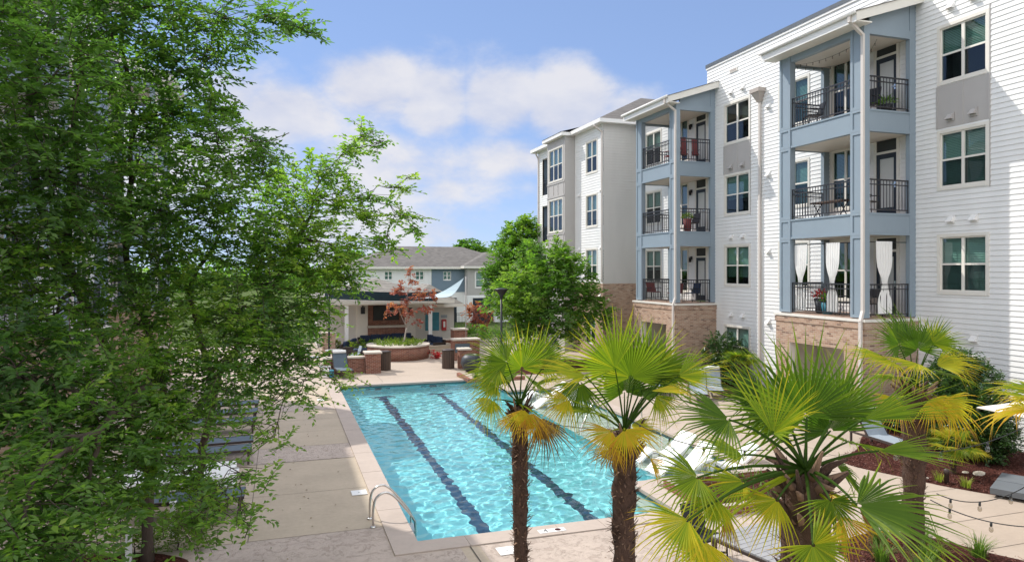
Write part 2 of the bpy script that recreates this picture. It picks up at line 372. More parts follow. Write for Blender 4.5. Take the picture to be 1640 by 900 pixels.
PX0, PX1, PY0, PY1 = 2.38, 8.93, 12.72, 30.9     # lap part of the pool
LX1, LY0, LY1 = 11.3, 14.75, 27.6                # shallow ledge on its right
NX = 7.85                                        # near right corner steps in
POOL = [(PX0, PY0), (NX, PY0), (NX, LY0), (LX1, LY0), (LX1, LY1), (PX1, LY1), (PX1, PY1), (PX0, PY1)]
def in_pool(x, y):
    return (PX0 < x < PX1 and PY0 < y < PY1 and not (x > NX and y < LY0)) or (PX1 <= x < LX1 and LY0 < y < LY1)
def offset_ring(d):
    return [(PX0 - d, PY0 - d), (NX + d, PY0 - d), (NX + d, LY0 - d), (LX1 + d, LY0 - d), (LX1 + d, LY1 + d), (PX1 + d, LY1 + d), (PX1 + d, PY1 + d), (PX0 - d, PY1 + d)]
CW = .46
def in_coping(x, y):
    return any(in_pool(x + a, y + b) for a in (-CW + .001, 0, CW - .001) for b in (-CW + .001, 0, CW - .001))
ground = sheet('ground', cells([-400, -30, PX0 - 2, LX1 + 2, 40, 700], [-300, -10, PY0 - 2, PY1 + 2, 62, 900], lambda x, y: PX0 - 2 < x < LX1 + 2 and PY0 - 2 < y < PY1 + 2), -.02, M['grassground'])
dxs = sorted([-6.6, PX0 - CW, PX0, NX, NX + CW, PX1, PX1 + CW, LX1, LX1 + CW, 19.4]); dys = sorted([-12, PY0 - CW, PY0, LY0 - CW, LY0, LY1, LY1 + CW, PY1, PY1 + CW, 50])
pool_deck = sheet('pool_deck', cells(dxs, dys, in_coping), 0, M['conc'])
# stamped bands across the walk, sawn joints
sheet('stamped_band', [(-6.5, 10.2, PX0 - CW - .012, 13.75), (PX0 - CW - .012, 10.2, 3.1, PY0 - CW - .012), (3.45, 8.0, LX1 + CW, PY0 - CW - .012), (-6.5, 19.15, PX0 - CW - .012, 20.75), (-6.5, 26.0, PX0 - CW - .012, 27.2)], .004, M['stamp'])
sheet('pale_path', [(LX1 + CW + .02, 8, 19.3, 49.5), (-6.5, PY1 + CW + .02, LX1 + CW, 49.5), (PX1 + CW + .02, LY1 + CW + .02, LX1 + CW, PY1 + CW)], .004, M['conc_lt'])
M['joint'] = pm('dark sawn joint', (.10, .085, .07), .9, .2, 6)  # dark colour of the sawn joint lines
jt = MB()
def joint(x0, y0, x1, y1, w=.010):
    d = Vector((x1 - x0, y1 - y0, 0)).normalized(); n = Vector((-d.y, d.x, 0)) * w
    a, b = Vector((x0, y0, .008)), Vector((x1, y1, .008)); jt.quad(a - n, b - n, b + n, a + n, M['joint'])
for y in (16.4, 22.6, 24.4, 29.2): joint(-6.5, y, PX0 - CW, y, .005)
for y in (10.2, 13.75, 19.15, 20.75, 26.0, 27.2): joint(-6.5, y, PX0 - CW, y, .007)
for x in (-.55, -3.6): joint(x, 13.75, x, 31, .006)
for y in (33.2, 35.6, 38.2): joint(-6.5, y, 14, y, .006)
for x in (.5, 4.4, 8.4): joint(x, PY1 + CW, x, 46, .006)
for y in (9.2, 12.0, 15.2, 18.4, 21.6, 24.8, 28): joint(LX1 + CW, y, 18.5, y, .006)
joint(14.2, 14, 14.2, 40, .006); joint(3.28, 8, 3.28, PY0 - CW, .012); joint(3.45, 10.4, 18, 10.4, .006); joint(9.5, 6, 9.5, PY0 - CW, .006)
tag(jt.build('deck_joints'), kind='structure')
# coping stones, each laid with an open joint
cp = MB()
def coping_run(a, b, inward, n):
    a, b = Vector((*a, 0)), Vector((*b, 0)); d = (b - a) / n; u = d.normalized(); w = Vector((*inward, 0))
    for i in range(n):
        p, q = a + d * i + u * .004, a + d * (i + 1) - u * .004
        o0, o1 = p - w * CW, q - w * CW
        e0 = e1 = Vector((0, 0, 0))
        if i == 0: e0 = -u
        if i == n - 1: e1 = u
        jog = rnd.uniform(-.002, .002)
        cp.hexa([p + w * .035 + Vector((0, 0, -.05)), q + w * .035 + Vector((0, 0, -.05)), o1 + e1 * CW * (i == n - 1 and ends[1]) + Vector((0, 0, -.05)), o0 + e0 * CW * (i == 0 and ends[0]) + Vector((0, 0, -.05)),
                 p + w * .035 + Vector((0, 0, .028 + jog)), q + w * .035 + Vector((0, 0, .028 + jog)), o1 + e1 * CW * (i == n - 1 and ends[1]) + Vector((0, 0, .028 + jog)), o0 + e0 * CW * (i == 0 and ends[0]) + Vector((0, 0, .028 + jog))], M['coping'])
ring = POOL; ins = [(0, 1), (-1, 0), (0, 1), (-1, 0), (0, -1), (-1, 0), (0, -1), (1, 0)]
convex = [True, True, False, True, True, False, True, True]
for i in range(8):
    a, b = ring[i], ring[(i + 1) % 8]; ends = (convex[i] and 1 or 0, convex[(i + 1) % 8] and 1 or 0)
    L = math.dist(a, b)
    av = Vector(a); bv = Vector(b); u = (bv - av).normalized()
    if not convex[i]: av = av + u * CW
    coping_run(tuple(av), tuple(bv), ins[i], max(1, round(L / .98)))
tag(cp.build('pool_coping'), kind='structure')

# pool shell
def plaster(name, col):
    m, nt, b = newmat(name); tc = node(nt, 'ShaderNodeTexCoord'); v = tc.outputs['Object']
    f = mathn(nt, 'MULTIPLY_ADD', noise(nt, v, 14, 6), 1.2, -.2, True)
    nt.links.new(mixc(nt, f, rgba(col, .93), rgba(col, 1.06)), b.inputs['Base Color']); b.inputs['Roughness'].default_value = .8
    return m
M['plaster'] = plaster('pool plaster', (.27, .74, .80)); M['ledge_plaster'] = plaster('ledge pebble plaster', (.66, .70, .60))
M['lane'] = pm('navy lane tile', (.015, .055, .11), .5, .25, 9)
M['tile'] = pm('waterline tile', (.05, .16, .18), .4, .35, 7)
WZ = -.10; FZ = -1.15; LZ = -.32
pb = MB()
pb.quad((PX0, PY0, FZ), (PX1, PY0, FZ), (PX1, PY1, FZ), (PX0, PY1, FZ), M['plaster'])
for i in range(8):
    (x0, y0), (x1, y1) = POOL[i], POOL[(i + 1) % 8]
    bot = LZ if i in (2, 3, 4) else FZ
    for z0, z1, mt in ((bot, -.24, M['plaster']), (-.24, 0, M['tile'])): pb.quad((x0, y0, z0), (x1, y1, z0), (x1, y1, z1), (x0, y0, z1), mt)
pb.quad((PX1, LY0, LZ), (LX1, LY0, LZ), (LX1, LY1, LZ), (PX1, LY1, LZ), M['ledge_plaster'])
pb.quad((PX1, LY0, FZ), (PX1, LY1, FZ), (PX1, LY1, LZ), (PX1, LY0, LZ), M['plaster'])
pb.quad((NX, LY0, FZ), (PX1, LY0, FZ), (PX1, LY0, LZ), (NX, LY0, LZ), M['plaster'])
# steps in the near right corner
for k in range(3): pb.box(NX - .32 * (3 - k), PY0 + .001, FZ + .001, NX - .001, LY0 - .3, FZ + .27 * (k + 1), M['ledge_plaster'] if k == 2 else M['plaster'])
pool_basin = tag(pb.build('pool_basin'), kind='structure')
ln = MB(); z = FZ + .004
for xc in (4.10, 6.55):
    ln.quad((xc - .15, PY0 + .55, z), (xc + .15, PY0 + .55, z), (xc + .15, PY1 - 1.5, z), (xc - .15, PY1 - 1.5, z), M['lane'])
    for yb in (PY0 + .25, PY1 - 1.5): ln.quad((xc - .55, yb, z), (xc + .55, yb, z), (xc + .55, yb + .3, z), (xc - .55, yb + .3, z), M['lane'])
    for yw in (PY1 - .004,):
        ln.quad((xc - .15, yw, -.85), (xc + .15, yw, -.85), (xc + .15, yw, -.26), (xc - .15, yw, -.26), M['lane']); ln.quad((xc - .55, yw - .003, -.62), (xc + .55, yw - .003, -.62), (xc + .55, yw - .003, -.42), (xc - .55, yw - .003, -.42), M['lane'])
pool_lanes = tag(ln.build('pool_lane_lines'), kind='structure')
# water surface
mw, nt, b = newmat('pool water'); nt.nodes.remove(b)
g = node(nt, 'ShaderNodeBsdfGlass'); g.inputs['Roughness'].default_value = 0; g.inputs['IOR'].default_value = 1.333; g.inputs['Color'].default_value = (.93, 1, 1, 1)
nt.links.new(g.outputs[0], nt.nodes['Material Output'].inputs[0]); M['water'] = mw
def waves(x, y):
    h = np.zeros_like(x); r = np.random.RandomState(3)
    for k in range(46):
        lam = .16 * (4.2 ** r.rand()); th = r.rand() * 2 * math.pi
        a = .0036 * (lam / .6) ** .95
        kx, ky = 2 * math.pi / lam * math.cos(th), 2 * math.pi / lam * math.sin(th)
        wob = .8 * np.sin(x * r.uniform(.5, 1.4) + y * r.uniform(-1.2, 1.2) + r.rand() * 6)
        h += a * np.sin(kx * x + ky * y + r.rand() * 6.28 + wob)
    return h * .42
def water_patch():
    st = .045; nx = int((LX1 - PX0) / st); ny = int((PY1 - PY0) / st)
    xs = np.linspace(PX0, LX1, nx + 1); ys = np.linspace(PY0, PY1, ny + 1); X, Y = np.meshgrid(xs, ys)
    Z = WZ + waves(X, Y)
    co = np.stack([X, Y, Z], -1).reshape(-1, 3); fs = []
    for j in range(ny):
        yc = (ys[j] + ys[j + 1]) / 2
        for i in range(nx):
            if in_pool((xs[i] + xs[i + 1]) / 2, yc): k = j * (nx + 1) + i; fs.append((k, k + 1, k + nx + 2, k + nx + 1))
    me = bpy.data.meshes.new('pool_water'); me.from_pydata(co.tolist(), [], fs); me.materials.append(mw)
    me.polygons.foreach_set('use_smooth', [True] * len(fs)); me.update()
    o = bpy.data.objects.new('pool_water', me); COL.objects.link(o); return tag(o, kind='structure')
pool_water = water_patch()
sd.cycles.is_caustics_light = True; pool_water.cycles.is_caustics_caster = True
pool_basin.cycles.is_caustics_receiver = True; pool_lanes.cycles.is_caustics_receiver = True
# ================================================================ BUILDINGS
F2, F3, F4 = 3.5, 6.82, 10.08
XM, XT = 19.5, 17.4            # main wall plane, balcony front plane
PAR = 14.83
def frame(o, u, n):
    o, u, n = Vector(o), Vector(u), Vector(n)
    return lambda a, z, d: o + u * a + n * d + Vector((0, 0, z))
def FX(x): return frame((x, 0, 0), (0, 1, 0), (-1, 0, 0))      # wall facing the pool, along y
def FY(y): return frame((0, y, 0), (1, 0, 0), (0, -1, 0))      # wall facing the camera, along x
def lap_wall(mb, F, u0, u1, z0, z1, mat, holes=(), lap=.155, proud=.021):
    holes = [h for h in holes if h[1] > u0 and h[0] < u1]
    zs = set([z0, z1]); k = math.ceil(z0 / lap)
    while k * lap < z1: zs.add(k * lap); k += 1
    for h in holes:
        for z in h[2:4]:
            if z0 < z < z1: zs.add(z)
    zs = sorted(zs)
    for a, b in zip(zs[:-1], zs[1:]):
        if b - a < 1e-4: continue
        zc = (a + b) / 2; base = math.floor(zc / lap) * lap
        off = lambda z: proud * (1 - (z - base) / lap)
        segs = [(u0, u1)]
        for h in holes:
            if h[2] < zc < h[3]:
                segs = [q for s in segs for q in ((s[0], min(s[1], h[0])), (max(s[0], h[1]), s[1])) if q[1] - q[0] > 1e-4]
        for s0, s1 in segs:
            mb.quad(F(s0, a, off(a)), F(s1, a, off(a)), F(s1, b, off(b)), F(s0, b, off(b)), mat)
            if abs(a - base) < 1e-4: mb.quad(F(s0, a, 0), F(s1, a, 0), F(s1, a, off(a)), F(s0, a, off(a)), mat)
def flat_wall(mb, F, u0, u1, z0, z1, mat, holes=(), d=0.0):
    us = sorted(set([u0, u1] + [x for h in holes for x in h[0:2] if u0 < x < u1])); zs = sorted(set([z0, z1] + [x for h in holes for x in h[2:4] if z0 < x < z1]))
    for i in range(len(us) - 1):
        for j in range(len(zs) - 1):
            uc, zc = (us[i] + us[i + 1]) / 2, (zs[j] + zs[j + 1]) / 2
            if any(h[0] < uc < h[1] and h[2] < zc < h[3] for h in holes): continue
            mb.quad(F(us[i], zs[j], d), F(us[i + 1], zs[j], d), F(us[i + 1], zs[j + 1], d), F(us[i], zs[j + 1], d), mat)
class Bld:
    def __init__(s, root, T=None): s.root = root; s.T = T; s.org = root.location.copy()
    def mb(s): return MB(s.org, s.T)
    def part(s, mb, name, parent=None): return mb.build(name, parent or s.root)

def window(B, F, u0, u1, z0, z1, cols=2, trim='cream', blind='blind', drop=1.0, casing=.10, slats=True, simple=None):
    w = B.mb(); t = M[trim]; simple = not slats if simple is None else simple
    if blind == 'blind' and drop == 1.0 and slats: blind, drop = rnd.choice((('blind', 1.0), ('blind', 1.0), ('blind_lt', 1.0), ('blind', .62), ('blind_lt', .8), ('blind', .45)))
    c = casing
    w.fbox(F, u0 - c, u0, z0 - c, z1 + c, -.10, .035, t); w.fbox(F, u1, u1 + c, z0 - c, z1 + c, -.10, .035, t)
    w.fbox(F, u0, u1, z1, z1 + c, -.10, .035, t); w.fbox(F, u0, u1, z0 - c, z0, -.10, .045, t)
    win = B.part(w, 'window')
    s = B.mb(); k = .045
    s.fbox(F, u0, u1, z0, z0 + k, -.07, -.01, t); s.fbox(F, u0, u1, z1 - k, z1, -.07, -.01, t)
    us = [u0 + (u1 - u0) * i / cols for i in range(cols + 1)]
    for i, u in enumerate(us):
        wd = k if i in (0, cols) else .05
        s.fbox(F, max(u - wd, u0), min(u + wd, u1), z0 + k, z1 - k, -.07, -.008, t)
    zm = (z0 + z1) / 2
    for i in range(cols): s.fbox(F, us[i] + .05, us[i + 1] - .05, zm - .03, zm + .03, -.068, -.014, t)
    B.part(s, 'sash', win)
    g = B.mb(); g.quad(F(u0, z0, -.04), F(u1, z0, -.04), F(u1, z1, -.04), F(u0, z1, -.04), M['glass']); B.part(g, 'glass_pane', win)
    if not simple:
        g = B.mb()
        for i in range(cols): g.quad(F(us[i] + .05, z0 + .045, -.02), F(us[i + 1] - .05, z0 + .045, -.02), F(us[i + 1] - .05, zm - .03, -.02), F(us[i] + .05, zm - .03, -.02), M['screen'])
        B.part(g, 'insect_screen', win)
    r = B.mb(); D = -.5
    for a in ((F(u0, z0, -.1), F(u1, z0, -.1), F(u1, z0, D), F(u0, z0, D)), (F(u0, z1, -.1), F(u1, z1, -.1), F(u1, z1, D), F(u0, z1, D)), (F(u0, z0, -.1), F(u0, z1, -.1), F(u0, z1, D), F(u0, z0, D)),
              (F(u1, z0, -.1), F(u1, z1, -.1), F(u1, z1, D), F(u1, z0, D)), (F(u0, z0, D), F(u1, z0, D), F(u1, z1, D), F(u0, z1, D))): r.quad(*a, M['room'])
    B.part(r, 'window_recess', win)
    bl = B.mb(); zb = z1 - (z1 - z0) * drop
    step = .05
    for i in range(cols):
        a, b = us[i] + .02, us[i + 1] - .02; z = z1 - .02
        if slats:
            while z > zb + .02: bl.quad(F(a, z, -.15), F(b, z, -.15), F(b, z - step * .98, -.115), F(a, z - step * .98, -.115), M[blind]); z -= step
        else: bl.quad(F(a, zb, -.13), F(b, zb, -.13), F(b, z1, -.13), F(a, z1, -.13), M[blind])
    if drop > 0: B.part(bl, 'blind', win)
    return win
def railing(B, F, u0, u1, z, parent, d=0.0):
    r = B.mb(); m = M['darkmetal']
    for h, t in ((1.05, .022), (.90, .016), (.10, .016)): r.fbox(F, u0, u1, z + h - t, z + h + t, d - .02, d + .02, m)
    n = max(2, round((u1 - u0) / .125))
    for i in range(n + 1):
        u = u0 + (u1 - u0) * i / n; w = .016 if i in (0, n) else .0085
        r.fbox(F, u - w, u + w, z + (.0 if i in (0, n) else .1), z + 1.04, d - w, d + w, m)
    return B.part(r, 'railing', parent)
def downspout(B, pts, parent=None, r=.055):
    d = B.mb()
    for a, b in zip(pts[:-1], pts[1:]):
        a, b = Vector(a), Vector(b); ax = (b - a).normalized(); h = Vector((0, 1, 0)); h = (h - ax * h.dot(ax)).normalized(); k = ax.cross(h)
        d.obox((a + b) / 2, ax * ((b - a).length / 2 + .03), h * .05, k * .038, M['pipe'])
    return B.part(d, 'downspout', parent)
def vent_hood(B, F, u, z, mat='trim'):
    v = B.mb(); m = M[mat]
    v.fbox(F, u - .13, u + .13, z - .13, z + .13, .012, .032, m)
    v.add([F(u - .08, z + .09, .03), F(u + .08, z + .09, .03), F(u - .10, z - .07, .17), F(u + .10, z - .07, .17), F(u - .10, z - .07, .03), F(u + .10, z - .07, .03)], ((0, 1, 3, 2), (0, 2, 4), (1, 5, 3)), m)
    return B.part(v, 'vent_hood')
def wall_lamp(B, F, u, z, parent):
    l = B.mb(); m = M['black']; c = F(u, z, .12)
    l.fbox(F, u - .05, u + .05, z - .02, z + .14, .02, .04, m); l.fbox(F, u - .015, u + .015, z + .1, z + .13, .04, .14, m)
    l.lathe([(.0, .10), (.09, .06), (.07, .05), (.06, -.13), (.03, -.15), (0, -.15)], c, m, 8)
    return B.part(l, 'wall_lamp', parent)
def balcony_door(B, F, u0, u1, z, parent, blind=True):
    d = B.mb(); t = M['cream']; zt = z + 2.12; ztt = zt + .46
    for a, b, p, q in ((u0 - .1, u0, z, ztt + .1), (u1, u1 + .1, z, ztt + .1), (u0, u1, zt, zt + .08), (u0, u1, ztt, ztt + .1)): d.fbox(F, a, b, p, q, 0, .05, t)
    st = .12
    d.fbox(F, u0, u0 + st, z + .02, zt, -.02, .03, M['door']); d.fbox(F, u1 - st, u1, z + .02, zt, -.02, .03, M['door'])
    d.fbox(F, u0 + st, u1 - st, zt - .16, zt, -.02, .03, M['door']); d.fbox(F, u0 + st, u1 - st, z + .02, z + .3, -.02, .03, M['door'])
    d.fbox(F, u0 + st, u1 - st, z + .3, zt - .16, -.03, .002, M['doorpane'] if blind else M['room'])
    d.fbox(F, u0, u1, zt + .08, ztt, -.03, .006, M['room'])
    o = B.part(d, 'balcony_door', parent)
    h = B.mb(); h.fbox(F, u0 + .03, u0 + .09, z + .95, z + 1.15, .03, .045, M['steel']); h.fbox(F, u0 + .05, u0 + .16, z + 1.03, z + 1.06, .06, .08, M['steel']); B.part(h, 'handle', o)
    return o

def tower(B, y0, y1, lamp=True):
    """four-sided balcony stack standing out from the main wall; returns the holes it needs in the main wall"""
    F = FX(XT); FN, FS = frame((0, y1, 0), (1, 0, 0), (0, 1, 0)), FY(y0)
    cw, cd = .56, .20; b = M['blue']; bd = M['blue']
    holes = []
    zt = 12.45; zc = 12.78
    # corner columns and the wall-side jambs
    for (ya, yb) in ((y0, y0 + cw), (y1 - cw, y1)):
        c = B.mb(); c.box(XT, ya, F2, XT + cd, yb, zc, b)
        # raised battens framing each storey's recessed panel
        for (za, zb) in ((F2, F3 - .72), (F3 - .72, F3), (F3, F4 - .70), (F4 - .70, F4), (F4, zc)):
            for u0, u1, p, q in ((ya, ya + .10, za, zb), (yb - .10, yb, za, zb), (ya + .10, yb - .10, za, za + .10), (ya + .10, yb - .10, zb - .09, zb)):
                c.fbox(F, u0, u1, p + .002, q - .002, 0.001, .028, b)
        B.part(c, 'balcony_column')
    for ya, Fs in ((y0, FS), (y1, FN)):
        c = B.mb(); yy = (ya, ya + .16) if ya == y0 else (ya - .16, ya)
        c.hexa([(XM - .26, yy[0], F2), (XM, yy[0], F2), (XM, yy[1], F2), (XM - .26, yy[1], F2), (XM - .26, yy[0], 13.64), (XM, yy[0], 13.73), (XM, yy[1], 13.73), (XM - .26, yy[1], 13.64)], b); B.part(c, 'balcony_column')
    # top beam and the gable infill under the sloping roof
    t = B.mb(); t.box(XT, y0 + cw, zt, XT + .18, y1 - cw, zc, b)
    for ya in (y0, y1 - .14):
        t.box(XT + cd, ya, zt - .02, XM - .26, ya + .14, zt + .24, b)
        t.add([(XT + cd, ya + .02, zt + .24), (XM - .26, ya + .02, zt + .24), (XM - .26, ya + .02, 13.64), (XT + cd, ya + .02, 13.10), (XT + cd, ya + .12, zt + .24), (XM - .26, ya + .12, zt + .24), (XM - .26, ya + .12, 13.64), (XT + cd, ya + .12, 13.10)],
              ((0, 1, 2, 3), (7, 6, 5, 4), (3, 2, 6, 7)), b)
    B.part(t, 'balcony_beam')
    cl = B.mb(); cl.box(XT + .18, y0 + .14, zt + .08, XM - .01, y1 - .14, zt + .16, M['ceil']); B.part(cl, 'porch_ceiling')
    lv = []
    for i, z in enumerate((F2, F3, F4)):
        f = B.mb()
        f.box(XT + .03, y0 + .03, z - .12, XM - .002, y1 - .03, z, M['floor_brown'])
        zl = z - .70
        if i:
            f.box(XT + .20, y0 + .15, zl + .02, XM - .002, y1 - .15, z - .125, M['ceil'])
            f.box(XT + .012, y0 + cw, zl, XT + .14, y1 - cw, z - .06, b); f.box(XT - .02, y0 + cw - .1, z - .06, XT + .16, y1 - cw + .1, z - .005, b)
            f.box(XT - .014, y0 + cw, zl - .002, XT + .16, y1 - cw, zl + .07, b)
            for ya, s in ((y0, 1), (y1, -1)):
                f.box(XT + cd, min(ya + .012 * s, ya + .14 * s), zl, XM - .26, max(ya + .012 * s, ya + .14 * s), z - .06, b)
                f.box(XT + cd, min(ya - .012 * s, ya + .15 * s), z - .06, XM - .26, max(ya - .012 * s, ya + .15 * s), z - .005, b)
                f.box(XT + cd, min(ya - .008 * s, ya + .145 * s), zl - .002, XM - .26, max(ya - .008 * s, ya + .145 * s), zl + .07, b)
        bal = B.part(f, 'balcony')
        railing(B, F, y0 + cw, y1 - cw, z, bal, -.07)
        railing(B, FS, XT + cd, XM - .26, z, bal, -.07); railing(B, FN, XT + cd, XM - .26, z, bal, -.07)
        Fm = FX(XM)
        balcony_door(B, Fm, y0 + .72, y0 + 1.55, z, bal, i != 2 or True)
        if lamp: wall_lamp(B, Fm, y0 + 1.95, z + 2.05, bal)
        window(B, Fm, y0 + 2.35, y0 + 3.6, z + .45, z + 2.55, 2, 'cream', 'blind', 1 if i else .55)
        holes += [(y0 + .62, y0 + 1.65, z, z + 2.7), (y0 + 2.35, y0 + 3.6, z + .45, z + 2.55)]
        lv.append(bal)
    # low sloping roof: soffit, fascia, shingles, gutter
    o = .30; ex = XT - .58
    zz = lambda x: 12.92 + (x - ex) * .33
    r = B.mb(); ya, yb = y0 - o, y1 + o
    def slab(x0, x1, a, b_, lo, hi, mat):
        r.hexa([(x0, a, zz(x0) + lo), (x1, a, zz(x1) + lo), (x1, b_, zz(x1) + lo), (x0, b_, zz(x0) + lo), (x0, a, zz(x0) + hi), (x1, a, zz(x1) + hi), (x1, b_, zz(x1) + hi), (x0, b_, zz(x0) + hi)], mat)
    slab(ex, XM, ya + .03, yb - .03, -.06, .0, M['cream']); slab(ex - .03, XM, ya, ya + .03, -.26, .03, M['cream']); slab(ex - .03, XM, yb - .03, yb, -.26, .03, M['cream'])
    r.box(ex - .03, ya + .03, zz(ex) - .28, ex, yb - .03, zz(ex) + .03, M['trim'])
    r.box(ex, ya + .03, zz(ex) - .26, XT + .02, yb - .03, zz(ex) - .22, M['cream'])
    slab(ex - .06, XM, ya - .03, yb + .03, .03, .055, M['shingle'])
    rf = B.part(r, 'balcony_roof')
    g = B.mb(); g.tube([(ex - .10, ya + .0, zz(ex) + .0), (ex - .10, yb, zz(ex) + .0)], .065, M['trim'], 8); B.part(g, 'gutter', rf)
    # brick base, open to a patio on the pool side
    k = B.mb(); bx = XT - .10; Fb = FX(bx)
    hol = [(y0 + .75, y1 - .62, 0, 2.45)]
    flat_wall(k, Fb, y0 - .10, y1 + .10, 0, 3.38, M['brick'], hol)
    flat_wall(k, FY(y0 - .10), bx, XM, 0, 3.38, M['brick']); flat_wall(k, FY(y1 + .10), bx, XM, 0, 3.38, M['brick'])
    for u in hol[0][:2]: k.quad(Fb(u, 0, 0), Fb(u, 0, -.3), Fb(u, 2.45, -.3), Fb(u, 2.45, 0), M['cream'])
    k.quad(Fb(hol[0][0], 2.45, 0), Fb(hol[0][1], 2.45, 0), Fb(hol[0][1], 2.45, -.3), Fb(hol[0][0], 2.45, -.3), M['brick'])
    flat_wall(k, FX(XM - .4), y0, y1, 0, 2.6, M['ceil']); k.quad((bx + .3, y0, 2.6), (XM, y0, 2.6), (XM, y1, 2.6), (bx + .3, y1, 2.6), M['ceil'])
    for u in (y0 - .05, y1 + .05): k.quad((bx + .01, u, 0), (XM, u, 0), (XM, u, 2.6), (bx + .01, u, 2.6), M['ceil'])
    base = B.part(k, 'brick_base')
    # soldier course standing proud, pale cap above
    k = B.mb(); k.box(bx - .03, y0 - .13, 3.17, bx + .1, y1 + .13, 3.36, M['brick']); k.box(bx + .1, y0 - .13, 3.17, XM, y0, 3.36, M['brick']); k.box(bx + .1, y1, 3.17, XM, y1 + .13, 3.36, M['brick']); B.part(k, 'brick_course', base)
    k = B.mb(); k.box(bx - .06, y0 - .16, 3.38, XT + .02, y1 + .16, 3.46, M['cream']); k.box(XT + .02, y0 - .16, 3.38, XM, y0 + .1, 3.46, M['cream']); k.box(XT + .02, y1 - .1, 3.38, XM, y1 + .16, 3.46, M['cream']); B.part(k, 'stone_cap', base)
    k = B.mb(); Fd = FX(XM - .4); k.fbox(Fd, y0 + .8, y0 + 2.0, .02, 2.2, .01, .04, M['cream']); k.fbox(Fd, y0 + .9, y0 + 1.9, .1, 2.1, .04, .05, M['room']); B.part(k, 'patio_door', base)
    downspout(B, [(ex - .08, y0 - .05, zz(ex) - .05), (ex - .06, y0 - .05, zz(ex) - .22), (XT - .05, y0 + .03, zz(ex) - .55), (XT - .05, y0 + .03, 3.72), (bx - .09, y0 - .02, 3.42), (bx - .09, y0 - .02, .15)])
    return holes

def hip_roof(mb, x0, y0, x1, y1, z, pitch, mat, fascia=None, ov=0.0, fh=.22):
    x0 -= ov; y0 -= ov; x1 += ov; y1 += ov
    w = min(x1 - x0, y1 - y0) / 2; h = w * pitch
    if y1 - y0 >= x1 - x0: a, b = ((x0 + x1) / 2, y0 + w, z + h), ((x0 + x1) / 2, y1 - w, z + h)
    else: a, b = (x0 + w, (y0 + y1) / 2, z + h), (x1 - w, (y0 + y1) / 2, z + h)
    c = [(x0, y0, z), (x1, y0, z), (x1, y1, z), (x0, y1, z)]
    if y1 - y0 >= x1 - x0: fs = [(c[0], c[1], a), (c[2], c[3], b), (c[1], c[2], b, a), (c[3], c[0], a, b)]
    else: fs = [(c[3], c[0], a), (c[1], c[2], b), (c[0], c[1], b, a), (c[2], c[3], a, b)]
    for f in fs: mb.poly(f, mat)
    if fascia:
        t = .03
        mb.box(x0, y0, z - fh, x1, y0 + t, z - .004, fascia); mb.box(x0, y1 - t, z - fh, x1, y1, z - .004, fascia)
        mb.box(x0, y0 + t, z - fh, x0 + t, y1 - t, z - .004, fascia); mb.box(x1 - t, y0 + t, z - fh, x1, y1 - t, z - .004, fascia)
        mb.quad((x0 + t, y0 + t, z - fh + .02), (x1 - t, y0 + t, z - fh + .02), (x1 - t, y1 - t, z - fh + .02), (x0 + t, y1 - t, z - fh + .02), fascia)

# ---------------------------------------------------------------- the white apartment block on the right
apt = thing('apartment_building', 'long white four storey apartment block with two blue grey balcony towers', 'apartment building', (XM, 20, 0))
B = Bld(apt)
T1, T2 = (17.30, 21.2), (28.25, 32.05)
YN = 28.9            # parapet ends, lower hipped roof begins
holes = tower(B, *T1) + tower(B, *T2)
Fm = FX(XM)
WCOL = []
def col_windows(u0, u1, zs, **k):
    for i, z in enumerate(zs):
        kw = dict(k); 
        if callable(kw.get('style')): pass
        holes.append((u0, u1, z, z + 1.72))
        yield i, z
for u0, u1, bl in ((14.93, 16.42, ('blind', 'blind', 'blind', 'blind')), (25.75, 27.45, ('blind', 'blind', 'blind', 'blind_brown')), (22.15, 23.75, ('blind',) * 4), (33.2, 34.8, ('blind',) * 4), (10.2, 11.75, ('blind',) * 4)):
    for i, z in enumerate((.72, F2 + .86, F3 + .75, F4 + .74)):
        z1 = z + (1.72 if u0 > 20 else 1.66); holes.append((u0, u1, z, z1))
        tr = 'trim' if i < 2 else 'tan'
        window(B, Fm, u0, u1, z, z1, 2, 'cream', bl[i], 1.0 if not (bl[i] == 'blind_brown') else .62, .10)
spans = [(14.80, 16.55), (25.62, 27.58), (10.07, 11.9)]
for a, b in spans:
    p = B.mb(); za, zb = F3 + 2.57, F4 + .62
    p.fbox(Fm, a, b, za, zb, .0, .024, M['tan'])
    for u in (a, (a + b) / 2 - .03, b - .06): p.fbox(Fm, u, u + .06, za + .001, zb - .001, .024, .040, M['tan'])
    for (z0, z1) in ((F4 + .60, F4 + 2.62), (F3 + .6, F3 + 2.58)):
        p.fbox(Fm, a - .0, a + .03, z0, z1, .0, .03, M['tan'])
    B.part(p, 'spandrel_panel')
    holes.append((a, b, za, zb))
w = B.mb(); lap_wall(w, Fm, 3, YN, 0, PAR - .25, M['siding'], holes); lap_wall(w, Fm, YN, 35.9, 0, 13.45, M['siding'], holes)
w.quad((XM, YN, 13.4), (XM + 12, YN, 13.4), (XM + 12, YN, PAR), (XM, YN, PAR), M['siding'])
w.quad((XM, 3, 0), (XM + 14, 3, 0), (XM + 14, 3, PAR), (XM, 3, PAR), M['siding'])
B.part(w, 'siding_wall')
p = B.mb(); p.box(XM - .05, 2.95, PAR - .25, XM + .25, YN + .04, PAR - .16, M['trim']); p.box(XM - .07, 2.9, PAR - .16, XM + .3, YN + .06, PAR, M['cap'])
p.quad((XM + .2, 3, PAR - .1), (XM + 12, 3, PAR - .1), (XM + 12, YN, PAR - .1), (XM + .2, YN, PAR - .1), M['cap']); B.part(p, 'parapet')
